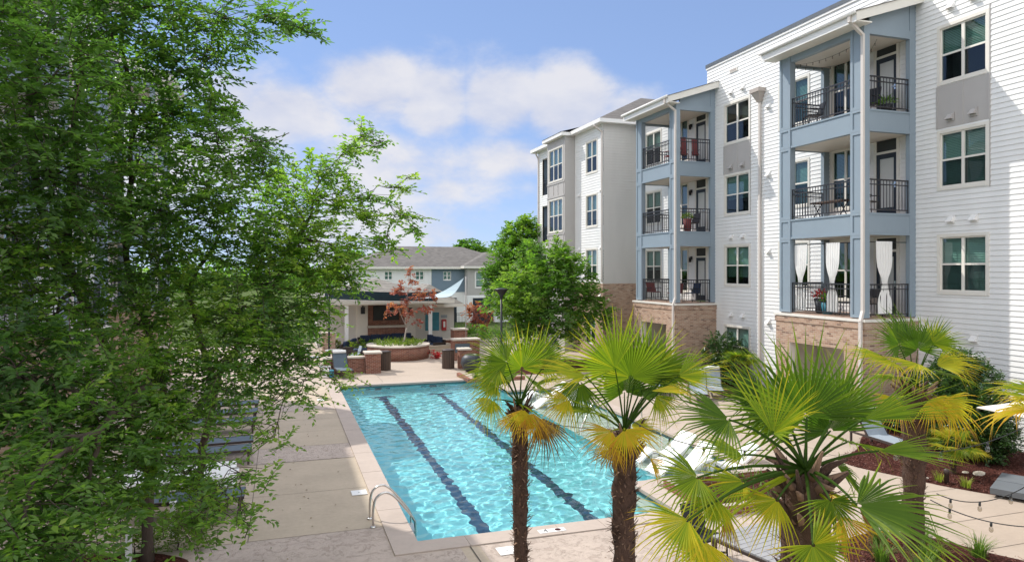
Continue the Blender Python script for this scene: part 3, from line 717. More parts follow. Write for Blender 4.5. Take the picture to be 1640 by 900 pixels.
for u in (15.25, 16.1): vent_hood(B, Fm, u, F4 + .02 - .42, 'tan') if False else None
for u in (15.3, 16.05):
    vent_hood(B, frame((XM - .024, 0, 0), (0, 1, 0), (-1, 0, 0)), u, F3 + 2.86, 'tan'); vent_hood(B, Fm, u, F2 + 3.05); vent_hood(B, Fm, u, 2.98); vent_hood(B, Fm, u, F4 + 2.98)
for u in (26.15, 27.0):
    vent_hood(B, frame((XM - .024, 0, 0), (0, 1, 0), (-1, 0, 0)), u, F3 + 2.86, 'tan'); vent_hood(B, Fm, u, F2 + 3.02); vent_hood(B, Fm, u, 3.0); vent_hood(B, Fm, u, F4 + 3.0)
for z in (F4 + 1.8, F3 + 2.2, F2 + 2.3, 2.85): vent_hood(B, Fm, 24.45, z)
for z in (F4 + 3.0,):
    v = B.mb(); v.fbox(Fm, 26.55, 27.1, 13.95, 14.12, .012, .05, M['cream']); v.fbox(Fm, 26.6, 27.05, 13.98, 14.09, .05, .055, M['headbox']); B.part(v, 'louvre_vent')
c = B.mb(); c.hexa([(XM - .16, 24.86, 12.15), (XM - .02, 24.86, 12.15), (XM - .02, 25.02, 12.15), (XM - .16, 25.02, 12.15), (XM - .34, 24.68, 12.55), (XM - .02, 24.68, 12.55), (XM - .02, 25.2, 12.55), (XM - .34, 25.2, 12.55)], M['headbox'])
c.box(XM - .38, 24.64, 12.552, XM - .02, 25.24, 12.72, M['headbox']); B.part(c, 'conductor_head')
downspout(B, [(XM - .09, 24.94, 12.2), (XM - .09, 24.94, .1)])
# the far wing
FWg = FX(XT); WY0, WY1 = 35.9, 46.4; EV = 13.35; BRK = 4.25
wh = []
for z in (F2 + .9, F3 + .78, F4 + .68):
    wh.append((36.75, 38.2, z, z + 1.8)); window(B, FWg, 36.75, 38.2, z, z + 1.8, 2, 'cream', 'blind' if z > 6 else 'blind', .5 if z > 9 else .8)
for z in (.7,):
    wh.append((36.9, 38.3, z, z + 1.8)); window(B, FWg, 36.9, 38.3, z, z + 1.8, 2, 'cream', 'blind', .8)
for z in (F3 + .1, F4 + .1): wh.append((44.3, 45.5, z, z + 2.5))
w = B.mb(); lap_wall(w, FWg, WY0, WY1, BRK, EV, M['siding'], wh)
w.quad((XT, WY1, 0), (XT + 12, WY1, 0), (XT + 12, WY1, EV), (XT, WY1, EV), M['siding'])
lap_wall(w, FY(WY0), XT, XM + 10, BRK, EV, M['siding_grey']); B.part(w, 'wing_wall')
w = B.mb(); flat_wall(w, FX(XT - .06), WY0 - .06, WY1, 0, BRK, M['brick'], wh); flat_wall(w, FY(WY0 - .06), XT - .06, XM + .2, 0, BRK, M['brick']); w.quad((XT - .06, WY0 - .06, BRK), (XM, WY0 - .06, BRK), (XM, WY0, BRK), (XT - .06, WY0, BRK), M['stone']); w.quad((XT - .06, WY0, BRK), (XT, WY0, BRK), (XT, WY1, BRK), (XT - .06, WY1, BRK), M['stone'])
B.part(w, 'wing_brick_base')
for z in (F3 + .1, F4 + .1):
    r = B.mb(); r.fbox(FWg, 44.2, 44.3, z - .1, z + 2.6, -.1, .03, M['cream']); r.fbox(FWg, 45.5, 45.6, z - .1, z + 2.6, -.1, .03, M['cream'])
    for q in ((44.3, -.0, 44.3, -1.4), (45.5, 0, 45.5, -1.4), (44.3, -1.4, 45.5, -1.4)): r.quad(FWg(q[0], z, q[1]), FWg(q[2], z, q[3]), FWg(q[2], z + 2.5, q[3]), FWg(q[0], z + 2.5, q[1]), M['blue_dark'])
    r.quad(FWg(44.3, z, 0), FWg(45.5, z, 0), FWg(45.5, z, -1.4), FWg(44.3, z, -1.4), M['floor_brown']); r.quad(FWg(44.3, z + 2.5, 0), FWg(45.5, z + 2.5, 0), FWg(45.5, z + 2.5, -1.4), FWg(44.3, z + 2.5, -1.4), M['ceil'])
    o = B.part(r, 'recessed_balcony'); railing(B, FWg, 44.32, 45.48, z, o, -.05)
# the warm grey bay
BX, BY0, BY1 = 16.7, 39.9, 42.85; FB = FX(BX)
bh = [(40.25, 42.5, z, z + 2.0) for z in (F2 + .7, F3 + .65, F4 + .62)]
for h in bh: window(B, FB, *h, cols=3, trim='cream', blind='blind', drop=.55, casing=.08)
w = B.mb(); flat_wall(w, FB, BY0, BY1, .0, EV, M['tan'], bh); flat_wall(w, FY(BY0), BX, XT, 0, EV, M['tan']); w.quad((BX, BY1, 0), (XT, BY1, 0), (XT, BY1, EV), (BX, BY1, EV), M['tan'])
for (z0, z1) in ((F2 + 2.85, F3 + .52), (F3 + 2.8, F4 + .5)):
    for u in (40.1, 41.0, 41.75, 42.6): w.fbox(FB, u - .03, u + .03, z0, z1, .001, .022, M['tan'])
    for z in (z0, z1 - .1): w.fbox(FB, BY0, BY1, z, z + .1, .022, .034, M['tan'])
B.part(w, 'bay_wall')
r = B.mb(); hip_roof(r, XT, WY0, XT + 13, WY1, EV + .16, .50, M['shingle'], M['trim'], .45)
r.box(BX - .3, BY0 - .2, EV - .06, XT - .44, BY1 + .2, EV + .14, M['trim'])
r.poly([(BX - .33, BY0 - .23, EV + .15), (XT + .3, BY0 - .23, EV + .52), (XT + .3, BY1 + .23, EV + .52), (BX - .33, BY1 + .23, EV + .15)], M['shingle'])
hip_roof(r, XM + .05, YN + .5, XM + 11, 37.5, 13.5, .40, M['shingle'], M['trim'], .4)
B.part(r, 'roof')
for u in (38.6, 39.3): pass
for z in (F3 + 2.75, F2 + 2.8, F2 + .1): vent_hood(B, FWg, 39.2, z); vent_hood(B, FWg, 36.2, z)
downspout(B, [(XT - .4, WY0 + .3, EV), (XT - .42, WY0 + .3, EV - .15), (XT - .06, WY0 + .12, EV - .5), (XT - .06, WY0 + .12, BRK + .1)]); downspout(B, [(XT - .4, WY1 - .3, EV), (XT - .06, WY1 - .15, EV - .5), (XT - .06, WY1 - .15, .1)])

# ---------------------------------------------------------------- the matching block on the left, seen through the trees
MIR = lambda p: Vector((12.6 - p.x, p.y, p.z))
aptl = thing('apartment_building', 'white apartment block with balconies half hidden behind the leafy trees', 'apartment building', (-6.9, 20, 0))
B = Bld(aptl, MIR); holes = []
for t in ((7.5, 11.4), (19.3, 23.2), (31.6, 35.4)): holes += tower(B, *t, lamp=False)
for u0, u1 in ((13.2, 14.8), (16.2, 17.8), (24.9, 26.5), (28.6, 30.2)):
    for z in (.72, F2 + .86, F3 + .75, F4 + .74):
        holes.append((u0, u1, z, z + 1.7)); window(B, Fm, u0, u1, z, z + 1.7, 2, 'cream', 'blind', 1)
w = B.mb(); lap_wall(w, Fm, 4, 36.4, 0, PAR - .25, M['siding'], holes); w.quad((XM, 36.4, 0), (XM + 12, 36.4, 0), (XM + 12, 36.4, PAR), (XM, 36.4, PAR), M['siding']); w.quad((XM, 4, 0), (XM + 12, 4, 0), (XM + 12, 4, PAR), (XM, 4, PAR), M['siding']); B.part(w, 'siding_wall')
p = B.mb(); p.box(XM - .05, 3.95, PAR - .25, XM + .25, 36.44, PAR - .16, M['trim']); p.box(XM - .07, 3.9, PAR - .16, XM + .3, 36.48, PAR, M['cap'])
p.quad((XM + .2, 4, PAR - .1), (XM + 12, 4, PAR - .1), (XM + 12, 36.4, PAR - .1), (XM + .2, 36.4, PAR - .1), M['cap']); B.part(p, 'parapet')

# ---------------------------------------------------------------- the two storey building at the far end
def px_at_y(u, v, y):   # point on the plane y = const
    d = FW * F_PX + RT * (u - CU) + UP * (CV - v); k = y / d.y
    return Vector((0, 0, CZ)) + d * k
YB = 66.0
gar = thing('townhouse_building', 'two storey townhouse row with grey hipped roofs beyond the pavilion', 'townhouse', (8, YB, 0))
B = Bld(gar); Fg = FY(YB)
xa, xb, xc, xd = px_at_y(560, 430, YB).x, px_at_y(691, 430, YB).x, px_at_y(744, 430, YB).x, px_at_y(835, 430, YB).x
EZ = 5.35; PJ = 1.2
gh = []
for u, wd, v0, v1, mt in ((622, 12, 435, 448, 0), (672, 13, 435, 448, 0), (716, 13, 435, 448, 1)):
    c = px_at_y(u, v0, YB); d = px_at_y(u, v1, YB); hw = wd / F_PX * YB / 2; gh.append((c.x - hw, c.x + hw, d.z, c.z)); window(B, Fg, *gh[-1], cols=2, trim='trim', casing=.08, slats=False, drop=.9)
w = B.mb(); lap_wall(w, Fg, xa, xb, 2.9, EZ, M['siding'], gh, .2); lap_wall(w, Fg, xa, xc, 0, 2.9, M['siding'], [], .2); w.quad((xa, YB, 0), (xa, YB + 9, 0), (xa, YB + 9, EZ), (xa, YB, EZ), M['siding']); B.part(w, 'white_wall')
w = B.mb(); flat_wall(w, frame((0, YB - .04, 0), (1, 0, 0), (0, -1, 0)), xb, xc, 2.9, EZ, M['blue_dark'], gh); B.part(w, 'blue_wall')
Fp = FY(YB - PJ)
c = px_at_y(762, 436, YB - PJ); d = px_at_y(762, 460, YB - PJ); th = [(c.x, c.x + 1.5, d.z, c.z)]
window(B, Fp, *th[0], cols=2, trim='trim', casing=.1, slats=False, drop=.9)
w = B.mb(); flat_wall(w, Fp, xc, xd, 2.6, EZ, M['tan'], th); w.quad((xc, YB, 2.6), (xc, YB - PJ, 2.6), (xc, YB - PJ, EZ), (xc, YB, EZ), M['tan']); B.part(w, 'tan_wall')
w = B.mb(); lap_wall(w, Fp, xc, xd, 0, 2.6, M['siding'], [], .2); w.quad((xc, YB, 0), (xc, YB - PJ, 0), (xc, YB - PJ, 2.6), (xc, YB, 2.6), M['siding']); B.part(w, 'lower_wall')
for u0, u1, Fq, yy in ((720, 731, Fg, YB), (757, 790, Fp, YB - PJ)):
    a, b = px_at_y(u0, 500, yy).x, px_at_y(u1, 500, yy).x
    k = B.mb(); k.fbox(Fq, a - .1, b + .1, 0, 2.45, .03, .06, M['trim']); k.fbox(Fq, a, b, 0, 2.35, .06, .09, M['door'])
    for z in (.6, 1.2, 1.8): k.fbox(Fq, a, b, z, z + .03, .09, .1, M['black'])
    B.part(k, 'garage_door')
r = B.mb(); hip_roof(r, xa, YB, xc + 6, YB + 10, EZ, .38, M['shingle'], M['cream'], .5); hip_roof(r, xc, YB - PJ, xd, YB + 9, EZ + .06, .42, M['shingle'], M['cream'], .5)
rf = B.part(r, 'roof')
for u in (718, 720):
    v = B.mb(); c = px_at_y(u, 412 if u == 718 else 419, YB + 3); v.tube([c - Vector((0, 0, .4)), c + Vector((0, 0, .15))], .07, M['trim'], 6); B.part(v, 'vent_pipe', rf)
# ================================================================ VEGETATION
def leafmat(name, stops, trans=.42, rough=.45, spec=.35, boost=1.5):
    m, nt, b = newmat(name)
    at = node(nt, 'ShaderNodeAttribute'); at.attribute_name = 'Tone'
    c = ramp(nt, at.outputs['Fac'], stops)
    nt.links.new(c, b.inputs['Base Color']); b.inputs['Roughness'].default_value = rough; b.inputs['Specular IOR Level'].default_value = spec
    t = node(nt, 'ShaderNodeBsdfTranslucent')
    mu = node(nt, 'ShaderNodeMix', data_type='RGBA', blend_type='MULTIPLY'); mu.inputs[0].default_value = 1; nt.links.new(c, mu.inputs[6]); mu.inputs[7].default_value = (boost * .95, boost * 1.15, boost * .45, 1)
    nt.links.new(mu.outputs[2], t.inputs[0])
    ms = node(nt, 'ShaderNodeMixShader'); ms.inputs[0].default_value = trans
    nt.links.new(b.outputs[0], ms.inputs[1]); nt.links.new(t.outputs[0], ms.inputs[2]); nt.links.new(ms.outputs[0], nt.nodes['Material Output'].inputs[0])
    return m
M['leaf_near'] = leafmat('small oval leaves', [(0, (.060, .116, .042)), (.45, (.100, .180, .046)), (.8, (.155, .25, .045)), (1, (.24, .31, .06))], .5, boost=2.3)
M['leaf_mid'] = leafmat('oak leaves', [(0, (.065, .135, .032)), (.5, (.110, .205, .038)), (1, (.20, .28, .05))], .45, boost=2.2)
M['leaf_shrub'] = leafmat('glossy dark leaves', [(0, (.030, .070, .022)), (.6, (.052, .11, .030)), (1, (.10, .17, .04))], .25, .28, .5)
M['leaf_maple'] = leafmat('red maple leaves', [(0, (.26, .060, .055)), (.5, (.42, .125, .105)), (1, (.52, .22, .15))], .4, boost=1.5)
M['leaf_bed'] = leafmat('bright bedding leaves', [(0, (.06, .12, .02)), (.5, (.14, .21, .03)), (1, (.30, .34, .05))], .35)
M['leaf_grass'] = leafmat('strap leaves', [(0, (.045, .10, .02)), (.6, (.10, .18, .03)), (1, (.22, .30, .06))], .35)
M['leaf_red'] = leafmat('red bedding flowers', [(0, (.45, .02, .03)), (1, (.62, .05, .06))], .2)
M['palmleaf'] = leafmat('fan palm blade', [(0, (.036, .078, .016)), (.25, (.080, .138, .018)), (.45, (.20, .255, .022)), (.62, (.45, .37, .030)), (.78, (.52, .30, .045)), (.9, (.30, .16, .06)), (1, (.15, .085, .05))], .50, .5, .15, 1.85)
M['bark'] = pm('brown bark', (.085, .062, .048), .9, .35, 6, .8, 28, .03, stretch=(1, 1, .3))
M['bark_pale'] = pm('pale smooth bark', (.42, .36, .32), .8, .2, 6, .3, 40, .01)
M['bark_palm'] = pm('palm trunk fibre', (.085, .048, .034), .95, .5, 9, 1, 40, .04, stretch=(1, 1, .5))
M['fibre'] = pm('palm fibre tufts', (.21, .13, .088), .95, .4, 12)

def leaves_obj(name, P, Dv, Nv, L, Wd, tone, mat, parent):
    """one crown mesh of folded leaf blades (numpy)"""
    n = len(P)
    Dv = Dv / np.linalg.norm(Dv, axis=1, keepdims=True)
    S = np.cross(Dv, Nv); S /= np.linalg.norm(S, axis=1, keepdims=True) + 1e-9
    Nn = np.cross(S, Dv)
    L = L[:, None]; Wd = Wd[:, None]
    b = P; t = P + Dv * L - Nn * L * .12; m = P + Dv * L * .48 - Nn * Wd * .18
    l = P + Dv * L * .45 - S * Wd * .5 + Nn * Wd * .12; r = P + Dv * L * .45 + S * Wd * .5 + Nn * Wd * .12
    V = np.stack([b, l, t, m, r], 1).reshape(-1, 3).astype(np.float32)
    k = np.arange(n)[:, None] * 5
    Fc = np.concatenate([k + np.array([0, 3, 2, 1]), k + np.array([0, 4, 2, 3])], 1).reshape(-1).astype(np.int32)
    me = bpy.data.meshes.new(name)
    me.vertices.add(n * 5); me.vertices.foreach_set('co', V.ravel())
    me.loops.add(n * 8); me.loops.foreach_set('vertex_index', Fc)
    me.polygons.add(n * 2); me.polygons.foreach_set('loop_start', np.arange(n * 2, dtype=np.int32) * 4)
    me.materials.append(mat); me.update(calc_edges=True)
    at = me.attributes.new('Tone', 'FLOAT', 'POINT'); at.data.foreach_set('value', np.repeat(tone, 5).astype(np.float32))
    o = bpy.data.objects.new(name, me); COL.objects.link(o)
    if parent is not None: o.parent = parent
    return o

def tree(name, label, cat, base, clumps, trunk_r=.12, fork=None, leafmat_='leaf_mid', bark='bark', leaf=(.10, .055), per=12, twig=.4, density=60, seed=1, droop=.15, group=None, stems=None, tone_bias=0.0, shell=.45, upbias=.25, flat=.8):
    rs = np.random.RandomState(seed); base = Vector(base)
    root = thing(name, label, cat, base, 0, group)
    tb = MB(); cs = [(Vector(c) - base, Vector(r) if hasattr(r, '__len__') else Vector((r, r, r)), k) for c, r, k in clumps]
    # trunk: one or several stems, each from the base through its own bends
    nodes = []
    stems = stems or [[Vector((0, 0, 0)), (fork - base) if fork is not None else Vector((0, 0, sum(c[0].z for c in cs) / len(cs) * .6))]]
    for st in stems:
        pts = []
        for a, b in zip(st[:-1], st[1:]):
            for q in range(5): pts.append(a.lerp(b, q / 5) + Vector(rs.normal(0, .012 + trunk_r * .08, 3)) * (0 if (q == 0 and a is st[0]) else 1))
        pts.append(st[-1]); m = len(pts)
        tb.tube([Vector(p) for p in pts], [trunk_r * (1 if st is stems[0] else .62) * (1.25 if i == 0 else 1) * (1 - .6 * i / (m - 1)) for i in range(m)], M[bark], 9)
        nodes += [(p, trunk_r * (1 - .6 * i / (m - 1))) for i, p in enumerate(pts) if i > m * .35]
    PP, DD, NN, TT, LL = [], [], [], [], []
    for c, r, k in cs:
        nb = min(nodes, key=lambda q: (q[0] - c).length * (1.6 if q[0].z > c.z + .3 else 1))
        p0, r0 = nb; d = c - p0; L = d.length
        br = min(r0 * .7, trunk_r * .5 * (max(r) ** .5)) ; pts = []
        sag = rs.uniform(.02, .12) * L
        for q in range(7):
            f = q / 6; pts.append(p0.lerp(c, f) + Vector((0, 0, sag * math.sin(f * math.pi))) + Vector(rs.normal(0, .02 * L, 3)) * (0 if q == 0 else 1))
        tb.tube(pts, [max(br * (1 - .8 * q / 6), .006) for q in range(7)], M[bark], 6)
        if L > .6: nodes += [(pts[3], br * .6), (pts[5], br * .35)]
        rm = (r.x * r.y * r.z) ** (1 / 3); n = max(3, int(density * rm * rm * k))
        u = rs.normal(0, 1, (n, 3)); u /= np.linalg.norm(u, axis=1, keepdims=True)
        rad = rs.uniform(0, 1, n) ** shell
        pos = np.array(c) + u * rad[:, None] * np.array(r)
        ctone = rs.normal(0, .17)
        # a few visible forks inside the clump
        for q in range(min(n, int(4 + 6 * rm))):
            e = Vector(pos[q]); mid = pts[4].lerp(e, .5) + Vector((0, 0, .06 * rm)); tb.tube([pts[4 + q % 3], mid, e], [max(br * .3, .006), max(br * .2, .005), .003], M[bark], 4)
        dirs = u * .9 + rs.normal(0, .55, (n, 3)); dirs[:, 2] = dirs[:, 2] * flat + upbias - droop * 2 * rs.rand(n); dirs /= np.linalg.norm(dirs, axis=1, keepdims=True)
        for i in range(n):
            tl = twig * rs.uniform(.6, 1.35); d0 = dirs[i]; p = pos[i] - d0 * tl * .5
            side = np.cross(d0, (0, 0, 1)); side /= np.linalg.norm(side) + 1e-6; up = np.cross(side, d0)
            t = (np.arange(per) + .5) / per
            tp = p + np.outer(t * tl, d0); tp[:, 2] -= droop * tl * t ** 2
            sg = np.where(np.arange(per) % 2 == 0, 1, -1)[:, None]
            ld = d0 * .55 + sg * side * .85 + rs.normal(0, .28, (per, 3)); nn = up + rs.normal(0, .35, (per, 3))
            PP.append(tp); DD.append(ld); NN.append(nn); TT.append(np.full(per, .42 + ctone + tone_bias + .12 * rs.normal()) + rs.normal(0, .1, per) + .12 * t); LL.append(rs.uniform(.65, 1.25, per))
            if twig > .3 and i % 2 == 0: tb.tube([Vector(p), Vector(tp[per // 2]), Vector(tp[-1])], [.006, .004, .002], M[bark], 3)
    P = np.concatenate(PP); Lr = np.concatenate(LL)
    leaves_obj('crown', P, np.concatenate(DD), np.concatenate(NN), leaf[0] * Lr, leaf[1] * Lr, np.clip(np.concatenate(TT), 0, 1), M[leafmat_], root)
    tb.build('trunk', root)
    return root, len(P)
NLEAF = 0
def cl(lst): return [(px(u, v, D), r, k) for u, v, D, r, k in lst]
def near(lst, f): return [(u, v, D * f, tuple(q * f for q in r) if hasattr(r, '__len__') else r * f, k) for u, v, D, r, k in lst]

# ---- the two leafy trees in the left foreground
baseA = pg(236, 900)
A = [(30, 20, 8.2, 1.0, 1), (170, -30, 8.8, 1.0, 1), (290, 20, 9.3, .75, .9), (372, 35, 9.6, .55, .8), (440, 30, 9.8, (.55, .5, .28), .9), (488, 48, 9.9, (.30, .3, .16), .9), (330, 105, 9.4, .6, .7),
     (60, 150, 7.8, 1.0, 1), (190, 130, 9.4, .9, .8), (285, 180, 9.8, .75, 1), (350, 175, 9.2, (.35, .4, .3), .8), (350, 250, 9.2, .7, .9), (410, 225, 8.8, (.25, .4, .2), .7), (425, 262, 9.3, (.45, .4, .3), .9), (90, 290, 8.2, 1.1, 1), (215, 270, 9.8, .95, 1),
     (20, 420, 8.2, 1.0, 1), (150, 400, 9.2, 1.0, .9), (280, 350, 10, .9, 1), (370, 330, 9.8, .7, 1), (80, 520, 8.6, .8, .6), (10, 600, 7.2, .8, 1), (120, 610, 7.8, .85, 1), (230, 520, 9.6, .9, .8), (290, 450, 10, .8, .9),
     (60, 710, 6.8, .75, 1), (170, 700, 7.6, .7, 1), (40, 820, 6.2, .7, 1), (140, 810, 7, .6, 1), (20, 890, 5.8, .5, 1), (110, 880, 6.2, .45, .8), (235, 640, 8.6, .7, .9), (245, 740, 8.4, .5, .9), (200, 800, 8, .4, .7), (-80, 300, 8, 1.1, .8), (-80, 600, 7.5, 1.1, .8)]
stA = [[Vector((0, 0, 0)), px(240, 760, 12) - baseA, px(170, 560, 10.5) - baseA, px(60, 330, 9) - baseA, px(40, 60, 8.6) - baseA],
       [px(238, 800, 12.2) - baseA, px(265, 620, 10.8) - baseA, px(200, 420, 10) - baseA, px(215, 200, 9.8) - baseA, px(190, -10, 9.4) - baseA], [px(262, 590, 10.6) - baseA, px(232, 622, 8.4) - baseA, px(150, 690, 7.0) - baseA, px(66, 748, 6.2) - baseA], [px(105, 430, 9.3) - baseA, px(130, 110, 9.0) - baseA, px(225, 15, 9.4) - baseA]]
_, n = tree('leafy_tree', 'large near tree with small oval green leaves filling the left edge', 'tree', baseA, cl(A), .095, None, 'leaf_near', leaf=(.098, .043), per=15, twig=.46, flat=.45, upbias=.14, density=228, seed=5, stems=stA, group='leafy trees beside the deck'); NLEAF += n
baseB = pg(318, 800)
Bc = [(420, 390, 12, .75, 1), (475, 330, 12.4, .75, 1), (520, 275, 12.6, (.5, .6, .35), .9), (560, 240, 12.7, (.35, .5, .28), .8), (583, 215, 12.8, (.28, .4, .24), .8), (610, 228, 12.8, (.16, .3, .22), .7), (540, 330, 12.6, .55, .9), (590, 318, 12.7, (.5, .4, .16), 1), (640, 300, 12.8, (.32, .3, .10), 1), (660, 283, 12.9, (.16, .2, .10), .9),
      (590, 350, 12.5, (.55, .4, .2), 1), (650, 345, 12.6, (.42, .3, .13), 1), (668, 370, 12.5, (.28, .3, .10), 1), (610, 390, 12.4, (.5, .4, .2), .9), (480, 400, 12, .8, 1), (550, 400, 12.3, .55, 1), (500, 455, 12.4, .7, 1), (560, 445, 12.5, (.42, .4, .28), .9), (410, 460, 11.6, .9, 1), (350, 520, 11, .8, .9), (450, 525, 12, .75, 1), (505, 505, 12.4, .40, .9),
      (390, 580, 11.2, .7, 1), (460, 580, 11.5, .6, .9), (490, 580, 11.8, (.38, .4, .25), .8), (545, 610, 11.8, (.28, .3, .16), .8), (330, 610, 10.5, .7, .9), (300, 680, 9.8, .55, .9), (480, 630, 11.2, (.38, .4, .25), .7), (435, 650, 10.9, (.3, .4, .25), .5), (440, 700, 10.6, (.42, .4, .14), .6), (395, 680, 10.2, (.3, .3, .2), .5),
      (330, 745, 9.4, (.45, .4, .25), .7), (395, 765, 9.2, (.4, .3, .16), .8), (350, 800, 9, (.4, .3, .2), .8), (385, 830, 8.8, (.3, .3, .18), .7), (300, 760, 9.2, .4, .8), (310, 830, 8.8, .4, .8), (255, 590, 10, .6, .8), (430, 300, 11.8, (.3, .4, .3), .7)]
stB = [[Vector((0, 0, 0)), px(325, 720, 13.5) - baseB, px(350, 600, 11.4) - baseB, px(430, 480, 10.6) - baseB, px(490, 360, 10.6) - baseB], [px(345, 620, 11.3) - baseB, px(300, 470, 10.4) - baseB, px(350, 380, 10.2) - baseB], [px(345, 610, 11.4) - baseB, px(290, 690, 9.6) - baseB, px(230, 720, 9) - baseB]]
_, n = tree('leafy_tree', 'bright green tree with long wispy shoots reaching over the left pool edge', 'tree', baseB, cl(near(Bc, .86)), .085, None, 'leaf_near', leaf=(.084, .040), per=15, twig=.46, flat=.45, upbias=.2, density=290, seed=11, stems=stB, tone_bias=.22, group='leafy trees beside the deck'); NLEAF += n

# ---- trees in front of the far wing and beyond
_, n = tree('oak_tree', 'round bright green tree in front of the far brick wing', 'tree', pg(865, 575), cl([(868, 440, 38, 2.0, 1), (830, 470, 37, 1.6, 1), (910, 450, 38, 1.7, 1), (880, 500, 37, 1.9, 1), (940, 480, 38, 1.2, 1), (960, 500, 38, .9, .9), (905, 420, 38.5, 1.2, 1), (895, 400, 38.5, (.6, .6, .9), .8), (855, 405, 38.5, .9, .9), (800, 480, 37.5, 1.0, .9), (840, 520, 37, 1.3, 1), (920, 520, 37.5, 1.1, .9)]), .17, px(868, 500, 38), leaf=(.24, .11), per=10, twig=.6, density=72, seed=21, group='green trees beside the far wing'); NLEAF += n
_, n = tree('oak_tree', 'taller tree behind the round one, left of the grey bay', 'tree', px(828, 560, 50), cl([(838, 385, 50, 1.7, 1), (815, 420, 49, 1.6, 1), (845, 425, 49, 1.7, 1), (800, 450, 48, 1.3, 1), (848, 362, 50, .9, 1), (825, 372, 50, .9, .9), (812, 395, 50, 1, .9), (785, 440, 48.5, .8, .9), (820, 470, 48, 1.6, 1), (858, 395, 51, 1.2, 1), (862, 450, 50, 1.5, 1)]), .2, px(828, 470, 49.5), leaf=(.26, .13), per=10, twig=.6, density=95, seed=23, group='green trees beside the far wing', tone_bias=.1); NLEAF += n
for i, (u, v, D, lab) in enumerate(((752, 396, 95, 'small round treetop showing above the townhouse roof'), (565, 410, 110, 'distant feathery tree left of the townhouse roof'), (615, 408, 120, 'distant pale treetop touching the left roof slope'))):
    _, n = tree('distant_tree', lab, 'tree', px(u, 490, D), cl([(u, v + 12, D, 2.4, 1), (u - 14, v + 20, D, 2.0, 1), (u + 14, v + 18, D, 2.2, 1), (u, v + 40, D, 3, 1)]), .25, px(u, v + 40, D), leaf=(.5, .3), per=9, twig=1, density=40, seed=31 + i, group='trees beyond the townhouses'); NLEAF += n
rw = np.random.RandomState(77); farc = []
for k in range(60):
    az = R(-75 + 150 * k / 59) + YAW; d = 175 + rw.uniform(-15, 30); h = rw.uniform(3.2, 7)
    farc.append((Vector((math.sin(az) * d, math.cos(az) * d, h * .55)), (7, 7, h), 1))
P = []; 
for c, r, k in farc:
    n = 420; u = rw.normal(0, 1, (n, 3)); u /= np.linalg.norm(u, axis=1, keepdims=True); P.append(np.array(c) + u * (rw.rand(n)[:, None] ** .4) * np.array(r))
P = np.concatenate(P); n = len(P)
fw = leaves_obj('distant_wood', P, rw.normal(0, 1, (n, 3)), rw.normal(0, 1, (n, 3)), rw.uniform(.9, 1.8, n), rw.uniform(.6, 1.1, n), np.clip(rw.normal(.45, .2, n), 0, 1), M['leaf_mid'], None); tag(fw, kind='stuff')
def maple(label, base, cls, seed, fork):
    return tree('red_maple', label, 'tree', base, cls, .075, fork, 'leaf_maple', 'bark_pale', (.15, .10), 10, .38, 95, seed, .2, 'red maples by the pavilion', shell=.55)
pl_c = pg(645, 578); PLANT = Vector((pl_c.x, pl_c.y + 1.55, 0))
pm1 = Vector((PLANT.x + .3, PLANT.y, .62)); DM = (pm1 - Vector((0, 0, CZ))).dot(FW)
maple('red leaved maple growing in the round brick planter', pm1, cl([(657, 432, DM, (.30, .3, .5), .9), (660, 455, DM, .35, .8), (640, 462, DM, .42, .9), (672, 470, DM, .5, 1), (690, 475, DM, .38, .9), (635, 490, DM, (.6, .5, .22), 1), (625, 500, DM, (.5, .4, .16), .8), (655, 500, DM, (.5, .5, .25), .9), (685, 492, DM, (.5, .4, .25), 1), (668, 515, DM, (.35, .4, .2), .7), (632, 468, DM, .3, .7), (650, 480, DM - .3, .4, .7)]), 41, px(651, 525, DM))
maple('red leaved maple beside the black fence, behind the palm', px(764, 552, 52), cl([(765, 500, 52, .8, 1), (750, 495, 52, .5, .9), (780, 505, 52, .6, .9), (770, 520, 52, .6, .9), (756, 515, 52, .5, .8)]), 43, px(765, 525, 52))
# ---- shrubs
def shrub(label, base, cls, seed, leaf=(.085, .05), dens=620, mat='leaf_shrub', group='dark evergreen shrubs against the white wall', per=10, twig=.28, **k):
    global NLEAF
    o, n = tree('evergreen_shrub', label, 'shrub', base, cls, .05, None, mat, 'bark', leaf, per, twig, dens, seed, .05, group, shell=.3, **k); NLEAF += n; return o
sb = pg(1592, 735)
shrub('large round dark evergreen shrub at the right, behind the cream umbrella', (17.6, 14.2, 0), [((17.7, 14.2, 1.5), 1.15, 1), ((17.5, 14.8, 1.2), .9, 1), ((17.4, 13.6, 1.1), .95, 1), ((17.7, 14.3, 2.35), (.7, .7, .5), 1), ((17.5, 13.9, .6), (1.2, 1.2, .5), .8), ((17.3, 13.2, .7), .7, .9), ((17.6, 15.1, .7), .7, .8)], 51)
shrub('dark rounded shrub at the foot of the white wall between the balcony towers', (18.6, 26.2, 0), [((18.6, 26.2, 1.2), 1.0, 1), ((18.5, 26.6, 1.6), .7, 1), ((18.5, 25.7, 1.0), .8, 1), ((18.6, 26.2, .6), (1.1, 1.1, .6), .8)], 52, (.11, .06), 260)
shrub('low dark shrub behind the sun lounger, below the white wall', (18.3, 16.2, 0), [((18.3, 16.2, .6), .65, 1), ((18.2, 16.9, .5), .5, 1)], 53, (.09, .05), 300)

